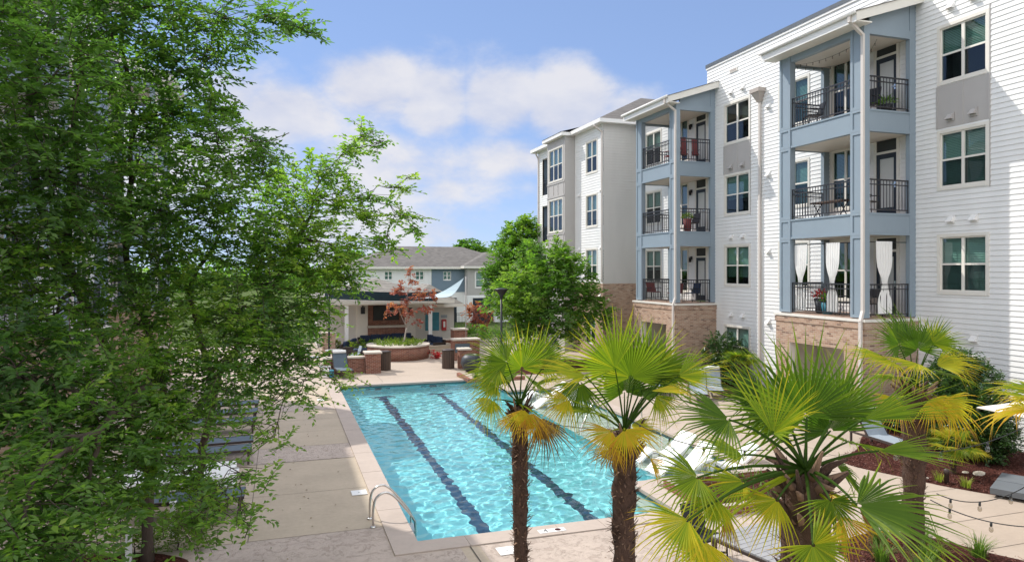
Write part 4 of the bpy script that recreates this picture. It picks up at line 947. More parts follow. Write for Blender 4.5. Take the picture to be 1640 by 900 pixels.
# ---- fan palms
def frond(name, parent, C, H, A, N, Rr, age, span=200, n=30, droop=.12, cup=.12, fold=0.0, seed=0, tip=.25, stalk=True):
    rs = random.Random(seed); A = A.normalized(); N = (N - A * N.dot(A)).normalized(); S = A.cross(N)
    vs, fs, tn = [], [], []
    org = parent.location; dt = R(span) / n
    secs = (.04, .22, .40, .62, .82, 1.0)
    fuse = .40
    for i in range(n):
        t = -R(span) / 2 + (i + .5) * dt
        Rl = Rr * (.80 + .20 * math.cos(t * .6)) * rs.uniform(.86, 1.06); dr = droop * rs.uniform(.4, 2.6); tj = rs.gauss(0, .055); br = rs.random() < .16 + .5 * max(0, age - .5)
        jit = rs.uniform(-.05, .05)
        b = len(vs)
        for s in secs:
            tt = t + jit * max(0, s - fuse) * 2; dirv = A * math.cos(tt) + S * math.sin(tt); side = S * math.cos(tt) - A * math.sin(tt)
            r = s * Rl; w = math.tan(dt / 2) * r if s <= fuse else math.tan(dt / 2) * fuse * Rl * .9 * max(0, 1 - (s - fuse) / (1 - fuse)) ** .95
            z = cup * abs(math.sin(t)) * r + fold * abs(math.sin(t)) * r - dr * Rl * max(0, s - .3) ** 2 * 1.6
            if br and s > .6: z -= (s - .6) * Rl * .9; r -= (s - .6) * Rl * .35
            base = H + dirv * r + N * z; base.z -= droop * .9 * Rl * max(0, s - .45) ** 2
            pl = w * .5
            for k, q in ((-1, -pl), (0, pl), (1, -pl)): vs.append(base + side * w * k + N * q - org)
            a = age + (tip * (s ** 3) * rs.uniform(.4, 1.3)) + tj
            tn += [min(1, max(0, a))] * 3
        for j in range(len(secs) - 1):
            k = b + j * 3; fs += [(k, k + 1, k + 4, k + 3), (k + 1, k + 2, k + 5, k + 4)]
    if stalk:
        mid = C.lerp(H, .55) + Vector((0, 0, .10 * (H - C).length)); pts = []
        for j in range(7):
            f = j / 6; pts.append((C * (1 - f) ** 2 + mid * 2 * f * (1 - f) + H * f ** 2))
        b = len(vs); mbt = MB(org); mbt.tube(pts, [.015 - .008 * j / 6 for j in range(7)], M['palmleaf'], 5)
        vs += mbt.v; fs += [[b + k for k in f] for f in mbt.f]; tn += [.12 if age < .6 else .5] * len(mbt.v)
    me = bpy.data.meshes.new(name); me.from_pydata([tuple(v) for v in vs], [], fs); me.materials.append(M['palmleaf']); me.update()
    at = me.attributes.new('Tone', 'FLOAT', 'POINT'); at.data.foreach_set('value', tn)
    o = bpy.data.objects.new(name, me); COL.objects.link(o); o.parent = parent
    if age > .6: o['label'] = 'yellowing drooping frond'
    return o
def palm(label, base, top, r0, spec, seed, nrand=8, Rr=.75, stub=True, group='windmill palms beside the pool', hang=3, rand_age=.22, pet=.6):
    base, top = Vector(base), Vector(top); rs = random.Random(seed)
    root = thing('fan_palm', label, 'palm tree', base, 0, group)
    org = base; mb = MB(org); H = (top - base).length; ax = (top - base) / H
    m = max(8, int(H / .12)); n = 12; vs, fs = [], []
    a0 = ax.orthogonal().normalized(); b0 = ax.cross(a0)
    for i in range(m + 1):
        f = i / m; rr = r0 * (.88 + .24 * f) * (1 if i else 1.25)
        if i == m: rr *= .55
        for k in range(n):
            t = 2 * math.pi * k / n + (i % 2) * math.pi / n; q = rr * rs.uniform(.84, 1.16); vs.append(base + ax * (H * f + rs.uniform(-.02, .02)) + (a0 * math.cos(t) + b0 * math.sin(t)) * q)
    fs = [(i * n + k, i * n + (k + 1) % n, (i + 1) * n + (k + 1) % n, (i + 1) * n + k) for i in range(m) for k in range(n)]
    mb.add(vs, fs, M['bark_palm'], True)
    # old leaf bases and fibre sticking out of the trunk
    cnt = int(H * 190)
    for i in range(cnt):
        f = rs.random() ** .85; t = rs.uniform(0, 2 * math.pi); o = a0 * math.cos(t) + b0 * math.sin(t); p = base + ax * (H * f) + o * r0 * (.8 + .2 * f)
        d = (o * rs.uniform(.25, .8) + ax * rs.uniform(-.2, 1)).normalized(); L = rs.uniform(.03, .11) * (1 + f * .6); w = ax.cross(o) * rs.uniform(.006, .02)
        mb.add([p - w, p + w, p + d * L * .6 + w * .5 + o * .01, p + d * L, p + d * L * .6 - w * .5 + o * .01], ((0, 1, 2, 3, 4),), M['fibre'] if i % 3 else M['bark_palm'])
    mb.build('trunk', root)
    hb = MB(org); k = 26
    for i in range(k):   # dark heart of sheaths below the fans
        t = rs.uniform(0, 6.28); o = a0 * math.cos(t) + b0 * math.sin(t); p = top - ax * rs.uniform(.05, .45) + o * r0 * .5
        hb.tube([p, p + o * r0 * .7 + ax * .10, p + o * r0 * 1.5 + ax * rs.uniform(.08, .3)], [r0 * .30, r0 * .2, r0 * .06], M['bark_palm'] if i % 2 else M['fibre'], 5)
    hb.build('crown_heart', root)
    sd_ = seed * 100
    for s in spec:
        u, v, dd, ang, tow, nr, nu, nt_, Rpx, age, kw = s
        D0 = (top - Vector((0, 0, CZ))).dot(FW); Hh = px(u, v, D0 - dd)
        A = RT * math.cos(R(ang)) + UP * math.sin(R(ang)) - FW * tow
        N = RT * nr + UP * nu - FW * nt_
        sd_ += 1; frond('frond', root, top, Hh, A, N, Rpx * (D0 - dd) / F_PX, age, seed=sd_, **kw)
    for i in range(nrand):
        az = 2 * math.pi * (i + rs.uniform(-.3, .3)) / max(nrand, 1); e = R(rs.uniform(5, 65)); h = Vector((math.cos(az), math.sin(az), 0))
        A = h * math.cos(e) + UP * math.sin(e); Hh = top + A * pet * rs.uniform(.8, 1.15)
        e2 = e - R(rs.uniform(15, 40)); A2 = h * math.cos(e2) + UP * math.sin(e2); N = UP * math.cos(e2) - h * math.sin(e2)
        sd_ += 1; frond('frond', root, top, Hh, A2, N, Rr * rs.uniform(.85, 1.05), rand_age + rs.uniform(-.1, .2), seed=sd_, span=rs.uniform(190, 260), n=28, droop=rs.uniform(.08, .22))
    for i in range(hang):    # dead fans hanging against the trunk
        az = rs.uniform(0, 6.28); h = Vector((math.cos(az), math.sin(az), 0)); Hh = top + h * (.28 + .1 * rs.random()) - UP * rs.uniform(.15, .35)
        sd_ += 1; frond('frond', root, top - UP * .1, Hh, h * .35 - UP, h + UP * .3, Rr * .75, rs.uniform(.66, .95), seed=sd_, span=130, n=18, droop=.05, cup=.5)
    return root
K = dict
# spec: hub u, v, metres nearer than the crown, axis angle in the view, lean towards, blade normal (right, up, towards), blade length in px, age
P1t = px(832, 648, 10.4); P1b = px(836, 640, 10.4); P1b = Vector((P1t.x + .03, P1t.y, 0))
palm('slender fan palm with dark shaggy trunk in front of the lap pool', P1b, P1t, .108, [
    (836, 590, -.1, 92, .15, .1, .5, 1, 76, .38, K(span=230, n=34)), (812, 580, .1, 150, .2, -.1, .8, .8, 74, .36, K(span=180)), (800, 592, .25, 200, .3, -.1, 1, .5, 72, .40, K(span=170)), (862, 578, -.2, 50, -.1, .2, .8, .5, 72, .34, K(span=200)), (872, 586, 0, 15, .1, 0, 1, .5, 62, .38, K(span=190)),
    (796, 618, .4, 200, .4, -.2, .9, .6, 58, .48, K(span=150, droop=.25)), (790, 640, .3, 232, .4, -.4, .6, .8, 56, .52, K(span=150, droop=.3)), (838, 655, .4, 258, .3, 0, .5, 1, 56, .66, K(span=120, n=20, droop=.2)), (866, 668, .3, 290, .2, .3, .3, 1, 84, .93, K(span=95, n=20, droop=.15)), (852, 660, .4, 275, .3, .1, .4, 1, 66, .8, K(span=100, n=18)),
    (850, 612, -.4, 330, -.3, .2, 1, .1, 62, .34, K()), (820, 608, -.4, 190, -.3, -.2, 1, .1, 60, .3, K())], 3, 2, .55, hang=3, pet=.45)
P2t = px(1000, 690, 9.2); P2b = Vector((P2t.x - .04, P2t.y - .05, 0))
palm('sturdy fan palm right of the slender one, with orange lower fans', P2b, P2t, .142, [
    (1010, 604, -.1, 92, .1, 0, .35, 1, 104, .40, K(span=225, n=38, droop=.06)), (985, 590, .1, 128, .1, -.1, .5, .9, 112, .42, K(span=150, n=26, droop=.08)), (1040, 596, -.2, 50, -.1, .1, .6, .8, 104, .34, K(span=190, n=30)), (1020, 600, -.4, 80, -.2, 0, .7, .5, 96, .22, K(span=210)),
    (938, 602, .3, 168, .3, -.1, 1, .35, 98, .50, K(span=110, n=24, droop=.12)), (912, 640, .2, 200, .3, -.2, .9, .7, 66, .60, K(span=150, droop=.3)), (930, 612, .0, 250, .1, -.5, .4, .9, 84, .28, K(span=140, droop=.3)),
    (980, 690, .4, 215, .4, -.2, .7, .8, 66, .68, K(span=140, n=26, droop=.22)), (1000, 688, .45, 300, .5, .1, .7, .8, 70, .66, K(span=150, n=26, droop=.2)), (1010, 680, .2, 345, .2, .1, 1, .4, 66, .58, K(span=120, n=22)),
    (1042, 626, .2, 4, .1, 0, 1, .15, 84, .58, K(span=60, n=16, droop=.04)), (1052, 632, .2, 300, .2, .3, .3, 1, 62, .5, K(span=110, n=18, droop=.2)), (1086, 602, .1, 12, .1, 0, .9, .5, 88, .46, K(span=120, n=24, droop=.05)), (1000, 628, -.3, 100, 0, 0, .5, .9, 84, .25, K(span=220, n=30)), (1064, 592, -.4, 20, -.2, .1, .9, .4, 70, .2, K(span=200)), (1070, 598, -.1, 260, 0, .1, .6, .8, 50, .18, K(span=200))], 5, 2, .55, hang=3, pet=.5)
P3t = px(1290, 752, 5.3); P3b = Vector((P3t.x, P3t.y, 0))
palm('broad near fan palm with huge green fans in the right foreground', P3b, P3t, .15, [
    (1292, 666, -.1, 108, .1, -.05, .3, 1, 158, .24, K(span=235, n=40, droop=.05, cup=.06)), (1342, 660, -.2, 66, 0, .1, .4, 1, 124, .28, K(span=170, n=30, droop=.05)), (1258, 665, -.4, 140, -.1, -.1, .5, .9, 138, .28, K(span=170, n=28)),
    (1238, 694, .5, 54, .25, -.8, .35, .4, 112, .46, K(span=150, n=26, cup=.5, fold=.35, droop=.05)), (1168, 672, .5, 176, .35, -.05, .9, .6, 124, .22, K(span=150, n=32, droop=.16)), (1118, 764, .5, 196, .35, -.15, .85, .7, 96, .40, K(span=190, n=30, droop=.2)),
    (1190, 728, .2, 165, .2, -.1, 1, .3, 104, .42, K(span=110, n=22)), (1102, 832, .8, 212, .4, -.2, .8, .7, 110, .52, K(span=150, n=28, droop=.25)), (1128, 866, .7, 250, .4, -.1, .4, 1, 88, .60, K(span=150, n=26, droop=.2)), (1166, 818, .5, 268, .1, 0, .2, 1, 84, .93, K(span=40, n=14)),
    (1382, 672, .3, 22, .2, -.1, .85, .5, 156, .34, K(span=52, n=16, droop=.03)), (1408, 722, .2, 2, .2, 0, 1, .15, 122, .3, K(span=80, n=20, droop=.05)), (1372, 808, .9, -11, .3, -.05, 1, .22, 190, .22, K(span=160, n=34, droop=.10, tip=.4)), (1330, 690, -.3, 100, 0, 0, .6, .7, 120, .12, K(span=200, n=30)), (1215, 640, -.3, 150, 0, 0, .8, .5, 90, .15, K(span=180, n=26)), (1190, 770, .1, 200, .3, 0, 1, .4, 90, .45, K(span=150, n=24)), (1150, 800, .6, 235, .4, -.2, .6, .8, 84, .5, K(span=140, n=24, droop=.3)), (1330, 800, .6, 280, .5, 0, .5, .9, 70, .3, K(span=200, n=26, droop=.25)), (1302, 872, .8, -45, .5, .1, .7, .8, 98, .46, K(span=250, n=34, droop=.12, tip=.3)),
    (1340, 745, -.3, 320, 0, .1, .9, .3, 84, .25, K(span=150, n=24, droop=.2)), (1245, 800, .4, 220, .3, -.1, .6, .8, 88, .55, K(span=140, n=22, droop=.3))], 7, 2, .5, hang=3, pet=.5)
P4t = px(1464, 618, 12.4); P4b = Vector((P4t.x - .02, P4t.y, 0))
palm('stout fan palm beside the path with yellow and orange skirts', P4b, P4t, .185, [
    (1470, 560, 0, 95, .1, 0, .45, 1, 62, .2, K(span=230, n=32)), (1440, 552, .1, 140, .1, -.1, .7, .8, 64, .22, K(span=190)), (1495, 550, .1, 25, .1, .15, .8, .7, 56, .42, K(span=160)), (1455, 545, -.3, 120, -.2, 0, .8, .4, 70, .16, K(span=200)), (1490, 552, -.3, 60, -.2, 0, .8, .4, 60, .2, K(span=190)),
    (1430, 580, .4, 172, .4, -.1, 1, .4, 70, .50, K(span=140)), (1410, 568, 0, 178, .1, -.1, 1, .3, 60, .52, K(span=110, n=20)), (1500, 585, .3, 4, .3, .1, 1, .4, 66, .54, K(span=130)), (1470, 582, .6, 185, .6, 0, 1, .3, 72, .52, K(span=120)), (1500, 580, -.2, 10, 0, .1, 1, .3, 72, .55, K(span=90, n=18)),
    (1488, 640, .4, 300, .4, .1, .5, .9, 62, .62, K(span=160, n=26, droop=.15)), (1510, 640, .2, 322, .2, .2, .5, .8, 90, .62, K(span=120, n=24, droop=.2)), (1440, 640, .3, 215, .3, -.2, .6, .8, 62, .62, K(span=130)), (1520, 655, .2, 318, .1, .5, .6, .4, 74, .86, K(span=30, n=10))], 9, 2, .55, hang=3, pet=.5)
for lab, b, h, rr, R_, sd0, ra in (('small young fan palm standing in the red mulch', pg(1527, 762), .62, .07, .42, 11, .38), ('low fan palm beside the shrub under the white wall', (17.3, 23.4, 0), 1.3, .1, .62, 12, .25), ('fan palm at the right edge of the picture, only its fan tips in view', px(1712, 900, 9.0).xy.to_3d(), 3.1, .15, .72, 13, .5)):
    b = Vector(b); palm(lab, b, b + Vector((0, 0, h)), rr, [], sd0, 13, R_, hang=0, rand_age=ra, pet=.4)

# ---- beds, grasses, ground cover
def blob_ring(pts, n=6):
    out = []; m = len(pts)
    for i in range(m):
        p0, p1, p2, p3 = (Vector((*pts[(i + k) % m], 0)) for k in (-1, 0, 1, 2))
        for q in range(n):
            t = q / n; out.append(tuple((.5 * ((2 * p1) + (p2 - p0) * t + (2 * p0 - 5 * p1 + 4 * p2 - p3) * t * t + (3 * p1 - p0 - 3 * p2 + p3) * t ** 3)).xy))
    return out
def point_in(p, ring):
    c = False; j = len(ring) - 1
    for i in range(len(ring)):
        a, b = ring[i], ring[j]
        if (a[1] > p[1]) != (b[1] > p[1]) and p[0] < (b[0] - a[0]) * (p[1] - a[1]) / (b[1] - a[1]) + a[0]: c = not c
        j = i
    return c
def bed(name, ring, mat, z=.012, hgt=.06):
    mb = MB(); c = Vector((sum(p[0] for p in ring) / len(ring), sum(p[1] for p in ring) / len(ring), 0)); k = 7; n = len(ring); vs = []; r2 = random.Random(4)
    for i in range(k):
        f = i / k
        for p in ring:
            q = Vector((*p, 0)).lerp(c, f); vs.append((q.x, q.y, z + hgt * (1 - (1 - f) ** 3) + (r2.uniform(-.012, .012) if i else -.01)))
    vs.append((c.x, c.y, z + hgt)); fs = [(i * n + q, i * n + (q + 1) % n, (i + 1) * n + (q + 1) % n, (i + 1) * n + q) for i in range(k - 1) for q in range(n)] + [((k - 1) * n + q, (k - 1) * n + (q + 1) % n, k * n) for q in range(n)]
    mb.add(vs, fs, mat, True); return tag(mb.build(name), kind='structure')
BED_R = blob_ring([(13.9, 14.6), (14.35, 12.9), (14.75, 11.9), (15.5, 10.9), (17.0, 9.6), (19.3, 8.5), (19.3, 12), (19.3, 17), (17.2, 17.0), (15.4, 15.6)])
BED_N = blob_ring([(9.3, 9.7), (10.2, 10.45), (11.3, 10.35), (11.9, 9.2), (12.4, 7.6), (9.5, 7.4)])
BED_L = blob_ring([(-2.2, 11.2), (-1.55, 12.6), (-1.6, 13.4), (-3, 14), (-6.4, 14), (-6.4, 8), (-2.6, 8.6)])
BED_F = blob_ring([(16.9, 21.4), (17.3, 28.2), (19.3, 28.2), (19.3, 21.4)], 3)
BED_M = blob_ring([(10.6, 31.9), (10.9, 34.5), (15, 36.5), (17, 35), (17, 32.8), (14, 31.6)])
for rg in (BED_R, BED_N, BED_L, BED_F, BED_M): bed('mulch_bed', rg, M['mulch'])
def scatter(name, ring, n, mk, mat, seed, zb=.05, kind='stuff'):
    rs = np.random.RandomState(seed); xs = [p[0] for p in ring]; ys = [p[1] for p in ring]; P, D, N, L, Wd, T = [], [], [], [], [], []
    while len(P) < n:
        p = (rs.uniform(min(xs), max(xs)), rs.uniform(min(ys), max(ys)))
        if not point_in(p, ring): continue
        for q in mk(rs): P.append((p[0] + q[0][0], p[1] + q[0][1], zb + q[0][2])); D.append(q[1]); N.append(q[2]); L.append(q[3]); Wd.append(q[4]); T.append(q[5])
    o = leaves_obj(name, np.array(P), np.array(D), np.array(N), np.array(L), np.array(Wd), np.clip(np.array(T), 0, 1), mat, None); return tag(o, kind=kind)
M['chips'] = leafmat('mulch chips', [(0, (.05, .016, .012)), (.5, (.13, .045, .034)), (1, (.28, .13, .10))], .0)
chip = lambda rs: [((0, 0, rs.uniform(0, .02)), (rs.normal(), rs.normal(), rs.normal() * .25), (rs.normal() * .4, rs.normal() * .4, 1), rs.uniform(.03, .085), rs.uniform(.012, .028), rs.normal(.45, .25))]
scatter('mulch_chips', BED_R, 9000, chip, M['chips'], 61, .045)
scatter('mulch_chips', BED_N, 1500, chip, M['chips'], 62, .045)
def clump_plant(name, label, base, n, h, mat, seed, spread=.12, w=.02, group=None, flop=.7, tone=.5, cat='plant'):
    """a tuft of arching strap leaves"""
    rs = random.Random(seed); root = thing(name, label, cat, base, 0, group); vs, fs, tn = [], [], []
    for i in range(n):
        az = rs.uniform(0, 6.283); h0 = h * rs.uniform(.6, 1.1); o = Vector((math.cos(az), math.sin(az), 0)); s = Vector((-o.y, o.x, 0)); b0 = o * rs.uniform(0, spread); fl = flop * rs.uniform(.3, 1.2); b = len(vs); t0 = tone + rs.gauss(0, .15)
        for k, f in enumerate((0, .4, .75, 1.0)):
            p = b0 + o * (h0 * fl * f * f) + UP * (h0 * f * (1 - .45 * fl * f)); ww = w * (1 - f * .8) * .5; vs += [p - s * ww, p + s * ww]; tn += [min(1, max(0, t0 + .25 * f))] * 2
        for k in range(3): fs.append((b + 2 * k, b + 2 * k + 1, b + 2 * k + 3, b + 2 * k + 2))
    me = bpy.data.meshes.new('leaf_tuft'); me.from_pydata([tuple(v) for v in vs], [], fs); me.materials.append(mat); me.update()
    at = me.attributes.new('Tone', 'FLOAT', 'POINT'); at.data.foreach_set('value', tn); o = bpy.data.objects.new('leaf_tuft', me); COL.objects.link(o); o.parent = root
    return root
gr = [((9.75, 9.35), 'left of'), ((10.35, 9.95), 'behind'), ((10.55, 9.1), 'in front of'), ((11.15, 9.75), 'right of'), ((11.5, 8.95), 'far right of'), ((9.95, 8.7), 'well in front of')]
for i, ((x, y), w_) in enumerate(gr):
    clump_plant('liriope_clump', f'tuft of arching green strap leaves {w_} the stout palm trunk', (x, y, .05), 120, .42, M['leaf_grass'], 70 + i, .14, .018, 'grassy tufts around the stout palm')
for i, (u, v, lab) in enumerate(((1505, 770, 'small yellow green tuft in the mulch left of the young palm'), (1548, 780, 'tiny yellow tuft in the mulch nearest the path edge'), (1452, 752, 'yellow green tuft behind the stout palm trunk'))):
    clump_plant('yellow_tuft', lab, pg(u, v, .05), 50, .26, M['leaf_bed'], 80 + i, .12, .018, 'yellow tufts in the red mulch', .5, .75)
def low_plant(label, base, cls, seed, mat='leaf_bed', leaf=(.07, .035), dens=300, group=None, name='bedding_plant', tb=0.0):
    global NLEAF
    o, n = tree(name, label, 'plant', base, cls, .02, None, mat, 'bark', leaf, 8, .22, dens, seed, .05, group, shell=.4, upbias=.6, tone_bias=tb); NLEAF += n; return o
lb = [(285, 880, .55, .36, 'yellow green bushy plant at the bottom left, beside the deck', .25), (215, 890, .35, .3, 'low green plant at the foot of the left tree trunk', 0), (325, 840, .42, .5, 'taller green plant under the left branches, next to the deck edge', -.1)]
for i, (u, v, r, h, lab, tb) in enumerate(lb):
    b = pg(u, v); low_plant(lab, b, [(b + Vector((0, 0, h)), (r, r, h), 1), (b + Vector((r * .6, .1, h * .7)), (r * .7, r * .7, h * .7), 1)], 90 + i, tb=tb, group='low plants in the left bed', dens=500)

print('NLEAF', NLEAF)
# ================================================================ THE PAVILION AND THE FAR END OF THE DECK
YP = 47.0
pv = thing('pavilion', 'low poolside pavilion with shingle hip roof, brick fireplace and white posts', 'pavilion', (5, YP, 0))
B = Bld(pv); FPv = FY(YP); X_ = lambda u, y=YP: px_at_y(u, 480, y).x
xl, x1, x2, x3, x4, xr = X_(508), X_(570), X_(588), X_(647), X_(664), X_(727)
for a_, b_, e_, h_ in ((xl, x1, xl, 2.9), (x4, xr, xr, 2.7)):
    w = B.mb(); lap_wall(w, FPv, a_, b_, 0, h_, M['siding_grey'], [], .18); w.quad((e_, YP, 0), (e_, YP + 5, 0), (e_, YP + 5, 2.7), (e_, YP, 2.7), M['siding_grey']); B.part(w, 'wall')
for a_, b_ in ((x1, x2), (x3, x4)): w = B.mb(); w.fbox(FPv, a_, b_, 0, 2.95, 0, .35, M['cream']); B.part(w, 'pilaster_panel')
w = B.mb(); w.fbox(FPv, x2, x3, 0, 1.22, 0, .5, M['brick_red']); w.fbox(FPv, x2, x2 + .35, 1.22, 2.95, 0, .2, M['brick_red']); w.fbox(FPv, x3 - .35, x3, 1.22, 2.95, 0, .2, M['brick_red']); w.fbox(FPv, x2 + .35, x3 - .35, 1.22, 2.95, -.2, .06, M['brick_red'])
fp = B.part(w, 'fireplace'); k = B.mb(); k.fbox(FPv, x2 - .05, x3 + .05, 1.225, 1.36, -.1, .6, M['stone']); B.part(k, 'mantel', fp)
for u in (555, 689):
    c = B.mb(); x = X_(u, YP - 3); c.box(x - .11, YP - 3.11, 0, x + .11, YP - 2.89, 2.85, M['white_paint']); c.box(x - .15, YP - 3.15, 0, x + .15, YP - 2.85, .25, M['white_paint']); B.part(c, 'post')
c = B.mb(); c.box(X_(530, YP - 3), YP - 3.12, 2.85, X_(697, YP - 3), YP - 2.88, 3.12, M['cream']); c.box(X_(530, YP - 3), YP - 2.88, 3.0, X_(697, YP - 3), YP, 3.1, M['ceil']); B.part(c, 'beam')
r = B.mb(); hip_roof(r, X_(500), YP - 3.2, X_(706), YP + 7, 3.14, .30, M['shingle_tan'], M['cream'], .15); hip_roof(r, X_(655), YP - .4, xr + .2, YP + 5.5, 2.74, .66, M['shingle_tan'], M['cream'], .3); B.part(r, 'roof')
k = B.mb(); k.fbox(FPv, X_(681), X_(703), .9, 2.15, .02, .05, M['teal']); k.fbox(FPv, X_(681), X_(703), 2.15, 2.2, .02, .06, M['trim']); B.part(k, 'notice_board')
k = B.mb(); k.fbox(FPv, X_(706), X_(716), 1.75, 1.95, .02, .04, M['sling_lt']); B.part(k, 'wall_sign')
for u in (580, 655):
    k = B.mb(); x = X_(u); k.fbox(FPv, x - .13, x + .13, 2.15, 2.6, .35, .5, M['black']); k.fbox(FPv, x - .05, x + .05, 2.6, 2.68, .35, .4, M['black']); B.part(k, 'wall_lantern')
tv = thing('television', 'flat black television hung on the pavilion fireplace', 'television', ((x2 + x3) / 2, YP, 1.5)); k = MB((0, 0, 0)); k.rbox(-.85, -.14, .18, .85, -.07, 1.15, M['black'], .015); k.build('casing', tv); k = MB(); k.quad((-.82, -.143, .21), (.82, -.143, .21), (.82, -.143, 1.12), (-.82, -.143, 1.12), M['room']); k.build('screen', tv)
ex = thing('extinguisher_cabinet', 'red fire extinguisher cabinet on the pavilion wall', 'cabinet', (X_(710.5), YP, .9)); k = MB(); k.rbox(-.16, -.2, 0, .16, -.02, .75, M['red'], .02); k.build('cabinet_body', ex); k = MB(); k.rbox(-.07, -.215, .22, .07, -.203, .62, M['white_paint'], .004); k.build('window', ex)

def px_y(u, v, y): return px_at_y(u, v, y)
# shade sail: one cloth, its sunlit corner painted paler, pulled up to a mast
sl = thing('shade_sail', 'navy shade sail stretched in front of the pavilion roof', 'shade sail', px_y(620, 474, 42.5)); o0 = sl.location.copy()
k = MB(o0); L = [px_y(520, 462, 42.5), px_y(706, 467, 42.5)]; L2 = [px_y(520, 478, 43.6), px_y(700, 482, 43.6)]
for a in range(10):
    f, g = a / 10, (a + 1) / 10; s = lambda t: Vector((0, 0, -.12 * math.sin(t * math.pi)))
    p, q, r_, t_ = L[0].lerp(L[1], f) + s(f), L[0].lerp(L[1], g) + s(g), L2[0].lerp(L2[1], g) + s(g) * .4, L2[0].lerp(L2[1], f) + s(f) * .4
    k.quad(p, q, r_, t_, M['navy_sail']); k.quad(*[v + Vector((0, .004, -.012)) for v in (t_, r_, q, p)], M['navy_sail'])
k.build('sail_cloth', sl)
sl2 = thing('shade_sail', 'small sail corner painted pale as sunlit, pulled up to the right of the pavilion roof', 'shade sail', px_y(715, 465, 42)); o0 = sl2.location.copy(); k = MB(o0)
tip = px_y(743, 445, 41.5); n_ = 8; a0_, b0_ = px_y(655, 479, 42.6), px_y(712, 476, 41)
for i in range(n_):
    f, g = i / n_, (i + 1) / n_; cv = lambda t, a: a.lerp(tip, t) + Vector((0, 0, -.35 * math.sin(math.pi * t) * 1))
    k.quad(cv(f, a0_), cv(g, a0_), cv(g, b0_), cv(f, b0_), M['sail_lt']); k.quad(*[v + Vector((0, 0, -.01)) for v in (cv(f, b0_), cv(g, b0_), cv(g, a0_), cv(f, a0_))], M['sail_lt'])
k.build('sail_cloth', sl2); k = MB(o0); k.tube([Vector((tip.x + .12, tip.y, 0)), tip + Vector((.12, 0, .08))], .032, M['tan'], 8); k.build('mast', sl2)

# outdoor sofas
def sofa(label, loc, rz, w, group='navy sofas in front of the fireplace'):
    s = thing('outdoor_sofa', label, 'sofa', loc, rz, group); n = max(1, round(w / .75)); d = .85
    k = MB(); k.rbox(-w / 2, -d / 2, .04, w / 2, d / 2, .30, M['wicker'], .03); k.rbox(-w / 2, d / 2 - .14, .3, w / 2, d / 2, .72, M['wicker'], .03); k.rbox(-w / 2, -d / 2, .3, -w / 2 + .14, d / 2 - .15, .58, M['wicker'], .03); k.rbox(w / 2 - .14, -d / 2, .3, w / 2, d / 2 - .15, .58, M['wicker'], .03); k.build('frame', s)
    for i in range(n):
        a = -w / 2 + .15 + (w - .3) * i / n; b = a + (w - .3) / n - .01
        k = MB(); k.rbox(a, -d / 2 - .02, .305, b, d / 2 - .3, .47, M['navy'], .05); k.build('seat_cushion', s)
        k = MB(); k.rbox(a, d / 2 - .30, .475, b, d / 2 - .13, .88 + rnd.uniform(-.04, .06), M['navy'], .06); k.build('back_cushion', s)
    return s
sofa('navy cushioned wicker sofa left of the fireplace, its back heaped with pillows', px_y(566, 552, 42.2).xy.to_3d(), R(60), 2.0)
sofa('long low navy bench sofa in front of the brick hearth', (px_y(620, 552, 45).x, 45.3, 0), 0, 3.6)
sofa('navy cushioned sofa right of the fireplace, by the white post', (px_y(690, 552, 43.5).x, 43.2, 0), R(-75), 2.2)
ot = thing('ottoman', 'dark wicker ottoman with a blue cushion beside the left sofa', 'ottoman', (px_y(580, 555, 41).x, 41, 0)); k = MB(); k.rbox(-.5, -.4, .03, .5, .4, .36, M['wicker'], .04); k.build('base', ot); k = MB(); k.rbox(-.5, -.4, .365, .5, .4, .5, M['navy'], .05); k.build('cushion', ot)

# round brick planter
pr = thing('brick_planter', 'round red brick planter with a pale stone rim', 'planter', PLANT)
k = MB((0, 0, 0)); k.lathe([(1.75, 0), (1.75, .72)], (0, 0, 0), M['brick_round'], 48, True); k.lathe([(1.5, .72), (1.5, .45), (0, .45)], (0, 0, 0), M['mulch'], 48); k.build('planter_wall', pr)
k = MB(); k.lathe([(1.46, .725), (1.80, .725), (1.80, .80), (1.46, .80)], (0, 0, 0), M['stone'], 48, False); k.build('stone_rim', pr)
ringc = [(PLANT.x + 1.4 * math.cos(t * .3142), PLANT.y + 1.4 * math.sin(t * .3142)) for t in range(20)]
blade = lambda h, w: (lambda rs: [((rs.normal() * .06, rs.normal() * .06, rs.uniform(0, h * .8)), (rs.normal() * .6, rs.normal() * .6, rs.uniform(.2, 1)), (rs.normal(), rs.normal(), .5), h * rs.uniform(.5, 1), w, rs.normal(.55, .2)) for _ in range(6)])
scatter('planter_ground_cover', ringc, 700, blade(.36, .06), M['leaf_bed'], 101, .66)

def pier(label, x, y, w, h, mat='brick_red', d=None, cat='brick pier', name='brick_pier'):
    d = d or w; p = thing(name, label, cat, (x, y, 0), 0, None)
    k = MB(); k.box(-w / 2, -d / 2, 0, w / 2, d / 2, h, M[mat]); k.build('brick_shaft', p)
    k = MB(); k.rbox(-w / 2 - .06, -d / 2 - .06, h + .002, w / 2 + .06, d / 2 + .06, h + .09, M['stone'], .012); k.build('stone_cap', p); return p
q = pg(598, 598); pier('square red brick pier with pale cap, left of the round planter', q.x, q.y + .35, .72, .95)
pier('low red brick wall with stone cap running left from the pier', q.x - 1.35, q.y + .5, 1.9, .72, d=.3, cat='low wall', name='brick_wall')
q = pg(540, 578); pier('small brick pier with cap behind the bistro table at left', q.x - .2, q.y + 4, .75, 1.2, 'brick')
q = pg(735, 563); pier('tall brick pier with grey cap by the steps, right of the round planter', q.x, q.y, .85, 1.35)
